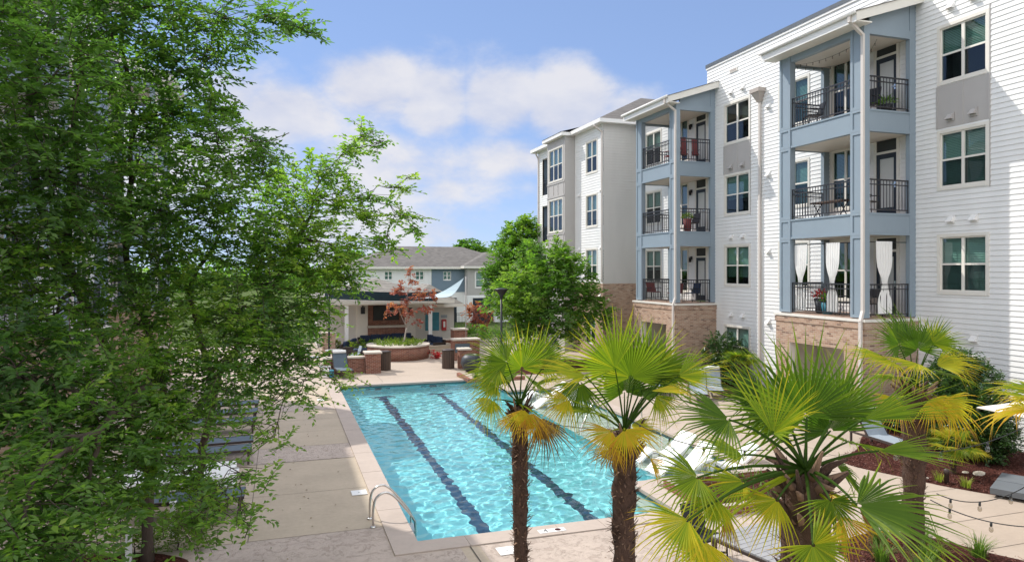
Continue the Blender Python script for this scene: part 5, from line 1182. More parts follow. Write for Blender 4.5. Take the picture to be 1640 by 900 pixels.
q = pg(744, 592); pier('short brick pier right of the slatted bin, lit on one side', q.x + .1, q.y + .5, .55, .95)
q = pg(748, 580); cb = pier('brick counter with stone top carrying the blue sign', q.x + .2, q.y + 1.2, 1.5, 1.1, d=.7, cat='counter', name='brick_counter')
sg = thing('sign', 'small blue grey sign with white marks on the brick counter', 'sign', (q.x - .05, q.y + .82, .45)); k = MB(); k.box(-.42, -.02, 0, .42, .0, .48, M['sling']); k.build('panel', sg); k = MB()
for i in range(3): k.box(-.3 + .2 * i, -.028, .18 + .05 * (i % 2), -.16 + .2 * i, -.022, .3, M['sail_lt'])
k.build('marks', sg)
pier('low brick wall with cap beside the steps, under the tall pier', pg(722, 560).x, pg(722, 560).y + .6, 1.4, .55, d=.35, cat='low wall', name='brick_wall')
st_ = MB()
for i in range(3): q = pg(716, 568); st_.box(q.x - .9, q.y + .3 + .36 * i, .0, q.x + .75, q.y + 3, .14 * (i + 1), M['conc'])
tag(st_.build('steps'), kind='structure')
def bin_(label, x, y, first=None):
    b = thing('litter_bin', label, 'litter bin', (x, y, 0), 0, 'brown slatted litter bins'); k = MB(); k.lathe([(.27, .03), (.27, .9)], (0, 0, 0), M['black'], 20)
    for i in range(22):
        t = 2 * math.pi * i / 22; c, s = math.cos(t), math.sin(t); k.obox((.30 * c, .30 * s, .46), (.018 * c, .018 * s, 0), (-.032 * s, .032 * c, 0), (0, 0, .44), M['slat'])
    k.build('body', b); k = MB(); k.lathe([(.33, .91), (.34, .95), (.2, .985), (.17, .96), (0, .96)], (0, 0, 0), M['frame_brown'], 20); k.build('lid', b); return b
q = pg(617, 594); bin_('brown slatted litter bin beside the square brick pier', q.x, q.y + .3); q = pg(720, 591); bin_('brown slatted litter bin right of the round planter', q.x, q.y + .3)
q = pg(757, 596); pt = thing('round_pot', 'charcoal ball shaped pot beside the short brick pier', 'plant pot', (q.x, q.y + .3, 0)); k = MB(); k.lathe([(.22, 0), (.40, .14), (.52, .42), (.46, .68), (.30, .84), (.26, .84), (.24, .7), (0, .68)], (0, 0, 0), M['pot'], 28); k.build('pot_body', pt)
rf_ = pg(697, 574); low_plant('low red flowering plant at the foot of the round planter', rf_, [(rf_ + Vector((0, 0, .22)), (.42, .35, .25), 1), (rf_ + Vector((.25, -.15, .12)), (.3, .25, .15), 1)], 102, 'leaf_red', (.12, .06), 200, name='flowering_plant')
for i, (u, v, dy, r, lab) in enumerate(((572, 594, .9, .5, 'yellow green leafy plant in front of the low brick wall'), (575, 575, 1.6, .6, 'pale tipped plant behind the low brick wall'), (592, 572, 2.2, .55, 'dark green plant between the bin and the left sofa'), (541, 572, 2.5, .5, 'leafy plant under the black lamp post at left'), (752, 548, 1.5, .8, 'green shrub behind the brick counter, below the black fence'), (775, 550, 1.2, .8, 'green shrub left of the lamp post, below the maple'), (800, 555, 1.0, .8, 'green shrub behind the slender palm crown'))):
    q = pg(u, v); q.y += dy; low_plant(lab, q, [(q + Vector((0, 0, r * .8)), (r * 1.1, r * .8, r * .8), 1), (q + Vector((r * .6, 0, r * .6)), (r * .8, r * .7, r * .6), 1)], 110 + i, 'leaf_bed' if i < 2 or i == 3 else 'leaf_mid', (.14, .07), 130, 'plants around the pavilion terrace', tb=.0)

# fences
def fence(label, a, b, h=1.35, gap=.12, z=0):
    a, b = Vector(a), Vector(b); f = thing('metal_fence', label, 'fence', a, 0, 'black metal fences'); L = (b - a).length; d = (b - a) / L; k = MB(a)
    for zz_ in (.12, h - .12, h): k.tube([a + UP * zz_, b + UP * zz_], .02, M['black'], 4, smooth=False)
    for i in range(int(L / gap)): p = a + d * (i * gap + .06); k.tube([p + UP * .1, p + UP * h], .011, M['black'], 4, smooth=False)
    k.build('railing_panel', f)
    for i in range(int(L / 2.4) + 1): k = MB(a); p = a + d * min(L, 2.4 * i); k.tube([p, p + UP * (h + .08)], .035, M['black'], 4, smooth=False); k.build('post', f)
q0, q1 = px_y(728, 530, 54), px_y(850, 530, 54); fence('black metal fence right of the pavilion, behind the red maple', (q0.x, 54, 0), (q1.x, 54, 0), 1.6)
q0, q1 = px_y(420, 530, 50), px_y(505, 530, 50); fence('black metal fence left of the pavilion, behind the leafy tree', (q0.x, 50, 0), (q1.x, 50, 0), 1.6)

# lamp posts
def lamp_post(label, x, y, h):
    l = thing('lamp_post', label, 'lamp post', (x, y, 0), 0, 'black lamp posts'); k = MB(); k.lathe([(.14, 0), (.14, .05), (.09, .12), (.06, .5), (.05, h - .5)], (0, 0, 0), M['black'], 12); k.build('pole', l)
    k = MB(); k.lathe([(.05, h - .5), (.07, h - .42), (.10, h - .3), (.30, h - .06), (.34, h - .02), (.34, h), (.12, h + .05), (0, h + .06)], (0, 0, 0), M['black'], 20); k.build('lamp_head', l); return l
p = px(803, 463, 34); lamp_post('black lamp post with a flat round head between the pavilion and the round tree', p.x, p.y, p.z)
q = pg(527, 574); lamp_post('black lamp post standing in the leaves at the left end of the terrace', q.x, q.y, 4.1)

# ---------------------------------------------------------------- furniture
def chaise_proto(label, sl='sling', ang=0, roll=False, group=None):
    c = thing('sun_lounger', label, 'sun lounger', (0, 0, 0), 0, group); w = .34; z = .36; fr = M['frame_brown']; hinge = -.25; bl = .78; ca, sa = math.cos(R(ang)), math.sin(R(ang))
    k = MB()
    for s in (-1, 1): k.obox((s * w, (hinge + 1.0) / 2, z), (.02, 0, 0), (0, (1.0 - hinge) / 2, 0), (0, 0, .03), fr)
    k.obox((0, 1.0, z), (w, 0, 0), (0, .02, 0), (0, 0, .03), fr); k.obox((0, hinge, z - .01), (w, 0, 0), (0, .02, 0), (0, 0, .025), fr); k.obox((0, -.95, z), (w, 0, 0), (0, .02, 0), (0, 0, .025), fr)
    for s in (-1, 1): k.obox((s * w, (hinge - .95) / 2, z), (.018, 0, 0), (0, (hinge + .95) / 2, 0), (0, 0, .025), fr)
    k.build('frame', c)
    for sx in (-1, 1):
        for y in (-.88, .93): k = MB(); k.obox((sx * (w + .005), y, z / 2), (.022, 0, 0), (0, .028, 0), (0, 0, z / 2), fr); k.build('leg', c)
    k = MB(); n = 5
    for i in range(n):
        a, b = hinge + (1 - hinge) * i / n, hinge + (1 - hinge) * (i + 1) / n; sg_ = lambda y: .034 - .02 * math.sin(math.pi * (y - hinge) / (1 - hinge)); k.hexa([(-w + .015, a, z + sg_(a) - .008), (w - .015, a, z + sg_(a) - .008), (w - .015, b, z + sg_(b) - .008), (-w + .015, b, z + sg_(b) - .008), (-w + .015, a, z + sg_(a)), (w - .015, a, z + sg_(a)), (w - .015, b, z + sg_(b)), (-w + .015, b, z + sg_(b))], M[sl])
    k.build('seat', c)
    k = MB(); ax = Vector((0, -ca, sa)); nr = Vector((0, sa, ca)); ctr = Vector((0, hinge, z + .03)) + ax * bl / 2; k.obox(ctr, (w - .01, 0, 0), ax * bl / 2, nr * .008, M[sl])
    for s in (-1, 1): k.obox(ctr + Vector((s * w, 0, 0)), (.018, 0, 0), ax * bl / 2, nr * .022, fr)
    k.build('backrest', c)
    if ang > 20:
        k = MB(); k.tube([Vector((w, hinge, z)) + ax * .5, Vector((w, hinge - .55, z))], .012, fr, 5); k.tube([Vector((-w, hinge, z)) + ax * .5, Vector((-w, hinge - .55, z))], .012, fr, 5); k.build('strut', c)
    if roll:
        k = MB(); t = Vector((0, hinge, z + .05)) + ax * (bl - .02) + nr * .05; k.tube([t + Vector((-w + .03, 0, 0)), t + Vector((-w + .06, 0, 0)), t + Vector((w - .06, 0, 0)), t + Vector((w - .03, 0, 0))], [.05, .075, .075, .05], M['canvas_white'], 12); k.build('head_roll', c)
    return c
gl_ = 'sun loungers along the left deck'
flat_ch = chaise_proto('x', 'sling', 0, False, gl_)
for i, (y, lab) in enumerate(((15.65, 'flat dark sling lounger nearest the camera on the left deck, under the leaves'), (19.55, 'flat dark sling lounger on the left deck, fourth from the camera beside the stamped band'), (20.55, 'flat dark sling lounger on the left deck, just beyond the stamped band'), (23.25, 'flat dark sling lounger on the left deck, nearest of the far three'), (24.7, 'flat dark sling lounger on the left deck, middle of the far three'), (26.2, 'flat dark sling lounger farthest along the left deck'))):
    place(flat_ch, (-1.70, y, .0), R(-90) + R(rnd.uniform(-3, 3)), lab, i == 0)
q = pg(550, 606); up_ch = chaise_proto('upright blue grey sling lounger with a pale head roll at the far pool end', 'sling', 58, True, 'upright sun loungers'); place(up_ch, (q.x, q.y + .85, 0), R(180) + R(6), 'upright blue grey sling lounger with a pale head roll at the far pool end', True)
up_lt = chaise_proto('y', 'sling_lt', 50, True, 'pale sun loungers on the right deck')
for i, (u, v, rz, lab) in enumerate(((1416, 722, 175, 'pale sling lounger with white head roll beside the stout palm'), (1118, 640, 150, 'pale sling lounger with white head roll, left of the dark round shrub'), (1142, 634, 150, 'pale sling lounger second from the left behind the big palm fan'), (1058, 628, 150, 'pale sling lounger behind the orange fronded palm, farthest from the camera'))):
    q = pg(u, v); place(up_lt, (q.x, q.y, .004), R(rz), lab, i == 0)
# bistro sets at the far left
def armchair(label, loc, rz, sl='sling_lt', fr='frame_brown', group=None, name='patio_chair', cat='chair', hgt=.9):
    c = thing(name, label, cat, loc, rz, group); f = M[fr]
    for sx in (-1, 1):
        for y, z in ((-.24, .62), (.24, .42)): k = MB(); k.tube([(sx * .27, y * 1.1, 0), (sx * .27, y, z)], .016, f, 5); k.build('leg', c)
        k = MB(); k.tube([(sx * .27, -.28, .60), (sx * .28, .1, .64), (sx * .27, .28, .62)], .018, f, 5); k.build('armrest', c)
    k = MB(); k.rbox(-.25, -.24, .40, .25, .26, .44, M[sl], .015); k.build('seat', c)
    k = MB(); k.hexa([(-.25, -.24, .44), (.25, -.24, .44), (.25, -.21, .44), (-.25, -.21, .44), (-.24, -.36, hgt), (.24, -.36, hgt), (.24, -.33, hgt), (-.24, -.33, hgt)], M[sl]); k.build('backrest', c); return c
def table_round(label, loc, r=.4, h=.72, top='slatgrey', group=None, name='bistro_table'):
    t = thing(name, label, 'table', loc, 0, group); k = MB(); k.lathe([(r - .02, h - .03), (r, h - .015), (r - .01, h), (0, h)], (0, 0, 0), M[top], 24); k.build('tabletop', t)
    k = MB(); k.lathe([(.24, 0), (.24, .02), (.04, .05), (.03, h - .03), (.1, h - .031)], (0, 0, 0), M['frame_brown'], 14); k.build('pedestal', t); return t
q = pg(540, 584); table_round('grey topped bistro table beside the left lamp post', (q.x - .1, q.y + .6, 0), .5)
ac = armchair('pale sling chair to the right of the bistro table', (q.x + .95, q.y + .5, 0), R(100), 'sling_lt', group='chairs around the bistro table')
armchair('pale sling chair to the left of the bistro table', (q.x - 1.2, q.y + .3, 0), R(-80), 'sling_lt', group='chairs around the bistro table')
q = pg(521, 603); tb_ = thing('side_table', 'small side table with a pale top left of the upright lounger', 'table', (q.x, q.y + .2, 0)); k = MB(); k.rbox(-.25, -.25, .42, .25, .25, .46, M['slatgrey'], .01); k.build('tabletop', tb_)
for sx in (-1, 1):
    for sy in (-1, 1): k = MB(); k.box(sx * .22 - .015, sy * .22 - .015, 0, sx * .22 + .015, sy * .22 + .015, .42, M['frame_brown']); k.build('leg', tb_)
tw = thing('beach_bag', 'blue and white beach bag on the deck left of the upright lounger', 'bag', (q.x + .1, q.y - .35, 0)); k = MB(); k.rbox(-.24, -.12, 0, .05, .14, .42, M['canvas_white'], .05); k.rbox(.06, -.12, 0, .27, .13, .36, M['teal'], .05); k.build('bag_body', tw); k = MB(); k.tube([(-.1, 0, .4), (-.06, 0, .55), (.1, 0, .55), (.14, 0, .35)], .012, M['canvas_white'], 5); k.build('handle', tw)

# white daybed between the loungers, short white posts in the bed
db = thing('daybed', 'white cushioned daybed between the sun loungers, under the left tree', 'daybed', (-2.25, 17.1, 0)); k = MB(); k.rbox(-1.35, -.72, .26, 1.35, .72, .34, M['white_paint'], .02); k.build('frame', db)
k = MB(); k.rbox(-1.3, -.68, .345, 1.3, .68, .52, M['canvas_white'], .06); k.build('mattress', db)
k = MB(); k.rbox(-1.28, -.6, .525, -.85, .6, .66, M['canvas_white'], .05); k.build('pillow', db)
for sx in (-1, 1):
    for sy in (-1, 1): k = MB(); k.box(sx * 1.28 - .04, sy * .66 - .04, 0, sx * 1.28 + .04, sy * .66 + .04, .26, M['white_paint']); k.build('leg', db)
for u, v, lab in ((277, 860, 'short white post beside the yellow green plant under the left tree'), (206, 912, 'short white post at the bottom left, left of the tree trunk')):
    q = pg(u, v); o = thing('white_post', lab, 'post', (q.x, q.y, 0), 0, 'short white posts'); k = MB(); k.box(-.045, -.045, 0, .045, .045, .66, M['white_paint']); k.build('shaft', o); k = MB(); k.hexa([(-.06, -.06, .66), (.06, -.06, .66), (.06, .06, .66), (-.06, .06, .66), (-.02, -.02, .71), (.02, -.02, .71), (.02, .02, .71), (-.02, .02, .71)], M['white_paint']); k.build('cap', o)
# fallen leaves
lit = lambda rs: [((0, 0, rs.uniform(0, .006)), (rs.normal(), rs.normal(), .05), (rs.normal() * .15, rs.normal() * .15, 1), rs.uniform(.04, .08), rs.uniform(.02, .04), rs.uniform(0, 1))]
M['litter'] = leafmat('fallen leaves', [(0, (.10, .055, .03)), (.6, (.22, .14, .06)), (1, (.12, .15, .04))], .1)
scatter('leaf_litter', [(-6, 12.5), (1.6, 12.6), (1.6, 26), (-6, 26)], 110, lit, M['litter'], 141, .012); scatter('leaf_litter', [(3.5, 9), (11, 9), (11, 12), (3.5, 12)], 40, lit, M['litter'], 142, .012)

# ---------------------------------------------------------------- pool fittings
ld = thing('pool_ladder', 'stainless steel pool ladder at the near left pool corner', 'pool ladder', (1.74, 14.0, 0)); o0 = ld.location.copy()
def arc(pts, n=6):
    pts = [Vector(p) for p in pts]; out = []; m = len(pts)
    for i in range(m - 1):
        p0, p1, p2, p3 = pts[max(i - 1, 0)], pts[i], pts[i + 1], pts[min(i + 2, m - 1)]
        for q in range(n): t = q / n; out.append(.5 * ((2 * p1) + (p2 - p0) * t + (2 * p0 - 5 * p1 + 4 * p2 - p3) * t * t + (3 * p1 - p0 - 3 * p2 + p3) * t ** 3))
    return out + [pts[-1]]
for y in (13.76, 14.26):
    k = MB(o0); k.tube(arc([(1.73, y, 0), (1.735, y, .38), (1.80, y, .58), (1.97, y, .66), (2.15, y, .56), (2.40, y, .26), (2.52, y, .08), (2.56, y, -.10), (2.56, y, -.95)]), .024, M['steel'], 10); k.build('rail', ld)
    k = MB(o0); k.lathe([(.06, .004), (.06, .02), (.03, .035)], (1.73, y, 0), M['steel'], 14); k.build('flange', ld)
for z in (-.30, -.58, -.86): k = MB(o0); k.box(2.50, 13.76, z, 2.60, 14.26, z + .03, M['white_paint']); k.build('tread', ld)
def handrail(label, pts):
    p0 = Vector(pts[0]); h = thing('handrail', label, 'handrail', (p0.x, p0.y, p0.z), 0, 'steel grab rails along the pool ledge'); k = MB(p0); k.tube(arc(pts), .024, M['steel'], 9); k.build('rail', h)
    for e in (pts[0], pts[-1]): k = MB(p0); k.lathe([(.055, .003), (.055, .02), (.025, .03)], e, M['steel'], 12); k.build('flange', h)
handrail('steel grab rail on the ledge steps between the two middle palms', [(8.98, 20.25, LZ), (9.05, 20.3, .0), (9.55, 20.6, .62), (9.75, 20.7, .74), (10.1, 20.85, .70), (10.25, 20.9, .5), (10.28, 20.9, LZ)])
handrail('steel grab rail beside the white in-water lounger, right of the orange palm', [(9.2, 17.35, LZ), (9.3, 17.4, .0), (9.6, 17.5, .45), (9.75, 17.5, .55), (10.1, 17.45, .53), (10.22, 17.4, .4), (10.24, 17.4, LZ)])
handrail('small curved steel rail on the right deck behind the palm', [(11.55, 20.9, .03), (11.55, 20.9, .6), (11.7, 20.8, .78), (12.0, 20.6, .74), (12.1, 20.5, .5), (12.1, 20.5, .03)])
def pool_lounger():
    c = thing('pool_lounger', 'x', 'pool lounger', (0, 0, 0), 0, 'white loungers standing in the shallow ledge'); pr = arc([(0, -.92, .56), (0, -.60, .26), (0, -.25, .04), (0, .05, .06), (0, .38, .26), (0, .62, .22), (0, .95, -.02)], 5); k = MB(); w = .33
    vs = []; 
    for p in pr: vs += [p + Vector((-w, 0, 0)), p + Vector((w, 0, 0)), p + Vector((w, 0, -.07)), p + Vector((-w, 0, -.07))]
    m = len(pr); fs = [(4 * i + a, 4 * i + (a + 1) % 4, 4 * i + 4 + (a + 1) % 4, 4 * i + 4 + a) for i in range(m - 1) for a in range(4)] + [(3, 2, 1, 0), (4 * m - 4, 4 * m - 3, 4 * m - 2, 4 * m - 1)]
    k.add(vs, fs, M['white_paint']); k.build('shell', c)
    k = MB()
    k.box(-.28, -.6, -.22, .28, .6, -.17, M['white_paint'])
    for y, h in ((-.5, .12), (.4, .16)): k.box(-.28, y - .1, -.172, .28, y + .1, h, M['white_paint'])
    k.build('foot', c); return c
plg = pool_lounger()
for i, (x, y, rz, lab) in enumerate(((10.0, 17.0, 95, 'white moulded lounger in the shallow water behind the grab rail'), (9.85, 15.75, 98, 'white moulded lounger nearest the camera in the shallow water'), (10.95, 15.6, 80, 'white moulded lounger in the shallow water at the deck edge, partly behind a palm fan'), (10.1, 26.2, 92, 'white moulded lounger farthest away in the shallow water'), (10.0, 24.6, 88, 'white moulded lounger in the shallow water behind the slender palm crown'))):
    place(plg, (x, y, -.10), R(rz), lab, i == 0)
# skimmer lids and the depth marker
for x, y, lab in ((1.70, 16.0, 'white skimmer lid on the left deck beside the coping'), (3.85, 11.85, 'white skimmer lid on the near deck left of the depth marker'), (1.55, 27.9, 'white skimmer lid on the left deck at the far end')):
    s = thing('skimmer_lid', lab, 'skimmer lid', (x, y, .008), 0, 'white skimmer lids'); k = MB(); k.rbox(-.17, -.17, 0, .17, .17, .014, M['trim'], .004); k.build('lid_plate', s); k = MB(); k.lathe([(.02, .0145), (.02, .016), (0, .016)], (0, 0, 0), M['slatgrey'], 10); k.build('screw', s)
dm = thing('depth_marker', 'white depth marker tile reading 4 with a no diving symbol on the near coping', 'tile', (4.95, 12.46, .03)); k = MB(); k.rbox(-.27, -.085, 0, .27, .085, .006, M['trim'], .002); k.build('tile_plate', dm)
def text_part(txt, size, loc, mat, parent, name):
    cu = bpy.data.curves.new(name, 'FONT'); cu.body = txt; cu.size = size; cu.align_x = 'CENTER'; cu.align_y = 'CENTER'; cu.extrude = .001; ob = bpy.data.objects.new(name, cu); COL.objects.link(ob)
    bpy.context.view_layer.update(); me = bpy.data.meshes.new_from_object(ob.evaluated_get(bpy.context.evaluated_depsgraph_get())); bpy.data.objects.remove(ob); me.materials.clear(); me.materials.append(mat)
    o = bpy.data.objects.new(name, me); COL.objects.link(o); o.parent = parent; o.location = loc; return o
text_part('4', .19, (-.13, 0, .0085), M['black'], dm, 'numeral')
k = MB(); k.lathe([(.052, .0065), (.060, .0065), (.060, .0085), (.052, .0085), (.052, .0065)], (.12, 0, 0), M['maroon'], 24, False); k.obox((.12, 0, .0078), (.034, -.034, 0), (.004, .004, 0), (0, 0, .001), M['maroon']); k.obox((.118, .004, .0072), (.028, .008, 0), (-.002, .007, 0), (0, 0, .0006), M['black']); k.build('symbol', dm)

# ---------------------------------------------------------------- right foreground
BED_P = [(8.55, 12.3), (11.2, 12.3), (11.2, 14.05), (8.55, 14.05)]
bed('mulch_bed', BED_P, M['mulch'], .03, .05); scatter('ground_cover', BED_P, 260, blade(.34, .03), M['leaf_grass'], 121, .05)
ed = thing('brick_edging', 'low brick edging around the small bed at the near right pool corner', 'edging', (8.5, 12.25, 0)); k = MB((8.5, 12.25, 0))
for a, b, c, d in ((8.4, 12.15, 11.35, 12.3), (8.4, 14.05, 11.35, 14.2), (8.4, 12.3, 8.55, 14.05), (11.2, 12.3, 11.35, 14.05)): k.box(a, b, 0, c, d, .2, M['brick_red'])
k.build('brick_curb', ed)
q = pg(752, 612); ed = thing('brick_edging', 'low brick edging around the small planting bed at the far right pool corner', 'edging', (q.x, q.y, 0)); k = MB((0, 0, 0)); k.box(-.1, -.1, 0, 2.6, .05, .16, M['brick_red']); k.box(-.1, .05, 0, .05, 2.0, .16, M['brick_red']); k.build('brick_curb', ed)
for i, (dx, lab) in enumerate(((.5, 'green strap leaved tuft at the left end of the far pool corner bed'), (1.2, 'green strap leaved tuft in the middle of the far pool corner bed'), (1.9, 'yellow green tuft at the right end of the far pool corner bed'))): clump_plant('liriope_clump', lab, (q.x + dx, q.y + .6, .02), 90, .5, M['leaf_grass'], 130 + i, .2, .03, 'tufts in the far pool corner bed')
# slatted table and dark chair
tb = thing('slatted_table', 'grey slatted outdoor table below the broad near palm', 'table', (7.35, 9.15, 0), R(12)); k = MB()
for i in range(11): y = -.62 + .125 * i; k.box(-.6, y - .056, .70, .6, y + .056, .725, M['slatgrey'])
k.build('slatted_top', tb); k = MB(); k.box(-.62, -.70, .655, .62, -.66, .699, M['frame_brown']); k.box(-.62, .66, .655, .62, .70, .699, M['frame_brown']); k.box(-.62, -.66, .655, -.58, .66, .699, M['frame_brown']); k.box(.58, -.66, .655, .62, .66, .699, M['frame_brown']); k.build('apron', tb)
for sx in (-1, 1):
    for sy in (-1, 1): k = MB(); k.box(sx * .57 - .03, sy * .65 - .03, 0, sx * .57 + .03, sy * .65 + .03, .655, M['frame_brown']); k.build('leg', tb)
armchair('dark mesh armchair behind the grey slatted table', (7.0, 10.45, .004), R(195), 'black', 'black', 'dark chairs at the slatted table'); armchair('dark mesh armchair on the near side of the grey slatted table', (6.3, 9.0, .004), R(-95), 'black', 'black', 'dark chairs at the slatted table')
# cantilever umbrella with its weighted base
um = thing('cantilever_umbrella', 'cream canvas cantilever umbrella at the right edge with a dark slab base', 'umbrella', (15.95, 11.0, 0)); o0 = um.location.copy()
for i in range(2):
    for j in range(2): k = MB(o0); ax, ay = Vector((math.cos(.5), math.sin(.5), 0)), Vector((-math.sin(.5), math.cos(.5), 0)); c = Vector((15.95, 11, .145)) + ax * (.40 * (2 * i - 1)) + ay * (.40 * (2 * j - 1)); k.obox(c, ax * .39, ay * .39, UP * .065, M['weight']); k.build('base_slab', um)
cx, cy = 14.3, 8.5; ap = Vector((cx, cy, 2.95)); cs = [Vector((cx + a * 1.5, cy + b * 1.5, 2.36)) for a, b in ((-1, -1), (1, -1), (1, 1), (-1, 1))]; k = MB(o0)
for i in range(4):
    a, b = cs[i], cs[(i + 1) % 4]; m_ = (a + b) / 2 - UP * .02
    for p, q_ in ((a, m_), (m_, b)):
        ps, qs = p.lerp(ap, .5) - UP * .05, q_.lerp(ap, .5) - UP * .05; k.quad(p, q_, qs, ps, M['canvas_cream']); k.add([ps, qs, ap], ((0, 1, 2),), M['canvas_cream']); k.quad(p, q_, q_ - UP * .02, p - UP * .02, M['canvas_cream'])
k.build('canopy', um); k = MB(o0); k.tube([(15.95, 11, .2), (15.95, 11, 2.0), (15.7, 10.6, 2.9), (cx, cy, 3.15)], .045, M['frame_brown'], 8); k.tube([(cx, cy, 3.15), (cx, cy, 2.5)], .03, M['frame_brown'], 8); k.build('mast', um)
for c in cs: k = MB(o0); k.tube([ap - UP * .1, c - UP * .05], .014, M['frame_brown'], 5); k.build('rib', um)
q = pg(1516, 776); bl = thing('path_light', 'small brown path light in the mulch left of the young palm', 'path light', (q.x, q.y, .05)); k = MB(); k.lathe([(.05, 0), (.05, .2), (.06, .2), (.06, .3), (.03, .33), (0, .33)], (0, 0, 0), M['frame_brown'], 12); k.build('body', bl)
for i, (u, v, s, lab) in enumerate(((1546, 757, .06, 'small tan stone in the mulch behind the young palm'), (1568, 759, .11, 'larger flat tan stone in the mulch right of the young palm'), (1484, 766, .04, 'pebble in the mulch close to the stout palm'))):
    q = pg(u, v, .07); bm = bmesh.new(); bmesh.ops.create_icosphere(bm, subdivisions=2, radius=s)
    for vv in bm.verts: vv.co = Vector((vv.co.x * 1.5, vv.co.y, vv.co.z * .55)) * (1 + .15 * math.sin(vv.co.x * 40 + vv.co.y * 33))
    me = bpy.data.meshes.new('stone'); bm.to_mesh(me); bm.free(); me.materials.append(M['stone']); o = bpy.data.objects.new('stone', me); COL.objects.link(o); o.location = (q.x, q.y, .08); tag(o, lab, 'stone', 'stones in the red mulch')
# string lights
M['bulb'] = glassmat('bulb glass', (.75, .72, .66), 1.0)
def string_light(label, ends, sag, nb, group='string lights over the deck', hang=True):
    a, b = Vector(ends[0]), Vector(ends[1]); s = thing('string_light', label, 'string light', a, 0, group); P_ = [a.lerp(b, i / 20) - UP * (sag * 4 * (i / 20) * (1 - i / 20)) for i in range(21)]
    k = MB(a); k.tube(P_, .006, M['black'], 4); k.build('cable', s)
    for i in range(nb):
        t = (i + .5) / nb; p = a.lerp(b, t) - UP * (sag * 4 * t * (1 - t)); k = MB(a); k.lathe([(.011, -.002), (.012, -.035), (.011, -.04)], p, M['black'], 8); k.lathe([(.008, -.04), (.02, -.06), (.022, -.08), (.014, -.098), (0, -.103)], p, M['bulb'], 10); k.build('bulb', s)
string_light('sagging bulb string crossing in front of the round shrub to the right edge', [px(1400, 715, 7.6), px(1700, 650, 7)], .22, 4)
string_light('bulb string over the path at the right edge, in front of the umbrella base', [px(1500, 790, 7.5), px(1700, 735, 6.6)], .22, 4)
string_light('lowest bulb string over the path at the right edge', [px(1490, 800, 7.4), px(1700, 842, 6.4)], .10, 3)
string_light('bulb string slung between the two middle palm crowns', [px(840, 672, 10.2), px(992, 690, 9.2)], .02, 0)
string_light('bulb string running right from the orange palm', [px(1004, 668, 9.2), px(1230, 720, 6.6)], .14, 4)

# ---------------------------------------------------------------- on the balconies
def curtain(label, F, u, z0, z1, w):
    c = thing('curtain', label, 'curtain', F(u, z0, 0), 0, 'white curtains on the balcony'); o0 = c.location.copy(); k = MB(o0); n = 18; m = 14; vs = []
    for j in range(m + 1):
        t = j / m; pin = 1 - .62 * math.exp(-((t - .58) / .16) ** 2) - .12 * t
        for i in range(n + 1):
            s = i / n - .5; vs.append(F(u + s * w * pin + .05 * (t if t < .58 else .58), z1 + (z0 - z1) * t, .02 * math.sin(i * 2.1) * (1.2 - .4 * pin) * 1.6 + .05))
    fs = [(j * (n + 1) + i, j * (n + 1) + i + 1, (j + 1) * (n + 1) + i + 1, (j + 1) * (n + 1) + i) for j in range(m) for i in range(n)]; k.add(vs, fs, M['canvas_white'], True); k.build('cloth', c)
Fc = FX(XT + .16); Fsd = FY(T1[0] + .12)
curtain('white tied curtain at the left of the lowest right balcony', Fc, 20.25, F2 + .15, F2 + 2.4, .62); curtain('white tied curtain in the middle of the lowest right balcony', Fc, 18.75, F2 + .12, F2 + 2.42, .62); curtain('white tied curtain on the near side of the lowest right balcony', Fsd, 18.25, F2 + .12, F2 + 2.42, .66)
rd = thing('curtain_rod', 'black curtain rods round the lowest right balcony', 'curtain rod', (XT + .2, 19, F2 + 2.4)); k = MB((XT + .2, 19, F2 + 2.4)); k.tube([(XT + .14, T1[0] + .5, F2 + 2.4), (XT + .14, T1[1] - .5, F2 + 2.4)], .014, M['black'], 6); k.build('front_rod', rd); k = MB((XT + .2, 19, F2 + 2.4)); k.tube([(XT + .2, T1[0] + .14, F2 + 2.4), (XM - .2, T1[0] + .14, F2 + 2.4)], .014, M['black'], 6); k.build('side_rod', rd)
def bchair(label, x, y, z, rz, sl, fr='black', hgt=.9, g='chairs on the balconies'): return armchair(label, (x, y, z), R(rz), sl, fr, g, hgt=hgt)
bchair('dark chair on the top right balcony, by the near railing', 18.55, 18.3, F4, 100, 'black', hgt=1.0); bchair('dark chair at the left of the top right balcony', 18.1, 20.3, F4, 70, 'black'); bchair('dark chair on the middle right balcony, near railing', 18.3, 18.1, F3, 200, 'frame_brown')
bchair('brown chair on the lowest right balcony behind the side curtain', 18.3, 18.0, F2, 95, 'frame_brown'); bchair('dark chair on the lowest right balcony between the curtains', 18.2, 18.9, F2, 60, 'black')
bchair('bright red chair on the top left balcony by the front railing', 18.0, 29.6, F4, 20, 'red', 'red', .85); bchair('dark red tall chair on the top left balcony, left of the pair', 18.3, 29.0, F4, 160, 'maroon', 'black', 1.3).scale = (.5, .8, 1); bchair('dark red tall chair on the top left balcony, next to the door', 18.85, 28.9, F4, 160, 'maroon', 'black', 1.25).scale = (.5, .8, 1)
bchair('red chair at the left of the lowest left balcony', 17.9, 31.2, F2, 180, 'maroon'); bchair('red chair at the right of the lowest left balcony front', 17.9, 29.2, F2, 0, 'maroon'); bchair('navy chair on the lowest left balcony by the side railing', 18.6, 28.8, F2, 100, 'navy'); bchair('brown chair on the middle left balcony', 18.6, 28.85, F3, 95, 'frame_brown')
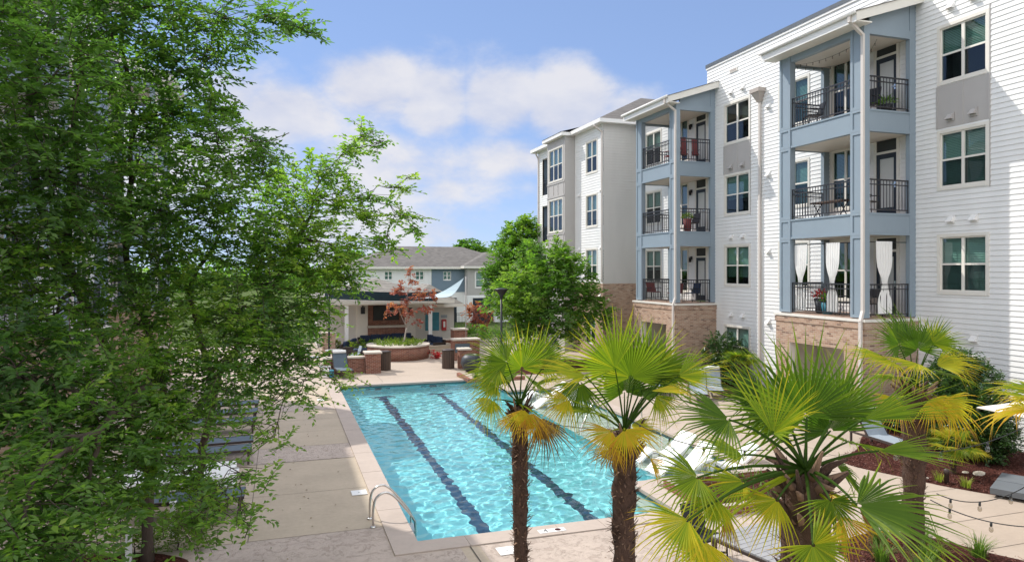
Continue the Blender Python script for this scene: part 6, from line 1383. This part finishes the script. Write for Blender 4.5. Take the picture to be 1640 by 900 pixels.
bt = thing('balcony_bench', 'long brown wooden bench table on the middle right balcony', 'bench', (18.1, 19.5, F3)); k = MB(); k.box(-.22, -.75, .52, .22, .75, .57, M['slat']); k.build('tabletop', bt)
for y in (-.6, .6): k = MB(); k.tube([(-.18, y, 0), (.18, y, .52)], .018, M['black'], 5); k.tube([(.18, y, 0), (-.18, y, .52)], .018, M['black'], 5); k.build('leg', bt)
def potted(label, loc, mat, plantmat, r, h, seed):
    o = thing('potted_plant', label, 'potted plant', loc, 0, 'pot plants on the balconies'); k = MB(); k.lathe([(r * .7, 0), (r, h), (r * .9, h), (r * .85, h - .04), (0, h - .04)], (0, 0, 0), M[mat], 16); k.build('pot', o)
    rs = np.random.RandomState(seed); n = 160; u = rs.normal(0, 1, (n, 3)); u[:, 2] = np.abs(u[:, 2]) * .9; Pn = u * r * .45 + np.array([0, 0, h + .05]); leaves_obj('foliage', Pn, u + rs.normal(0, .3, (n, 3)), rs.normal(0, 1, (n, 3)) + np.array([0, 0, 1]), rs.uniform(.10, .22, n), rs.uniform(.02, .05, n), np.clip(rs.normal(.5, .2, n), 0, 1), M[plantmat], o)
potted('leafy fern in a dark pot at the near railing of the top right balcony', (18.75, 17.75, F4), 'black', 'leaf_mid', .2, .3, 1); potted('red flowers in a pot on the lowest right balcony', (17.9, 19.75, F2 + .02), 'pot', 'leaf_red', .2, .5, 2); potted('green plant in a blue pot on the lowest right balcony', (17.85, 19.35, F2), 'teal', 'leaf_mid', .22, .4, 3); potted('bright green plant on the middle left balcony', (18.2, 28.6, F3), 'maroon', 'leaf_bed', .2, .6, 4)
Z = F4 + 2.33
string_light('small bulb string looped under the top right balcony ceiling', [(17.75, 20.9, Z), (19.2, 18.9, Z)], .22, 9, 'balcony string lights'); string_light('small bulb string along the front of the top right balcony ceiling', [(17.75, 20.7, Z), (17.8, 17.7, Z)], .16, 10, 'balcony string lights'); string_light('small bulb string over the door of the top right balcony', [(19.3, 19.6, Z), (18.2, 17.6, Z)], .2, 6, 'balcony string lights')
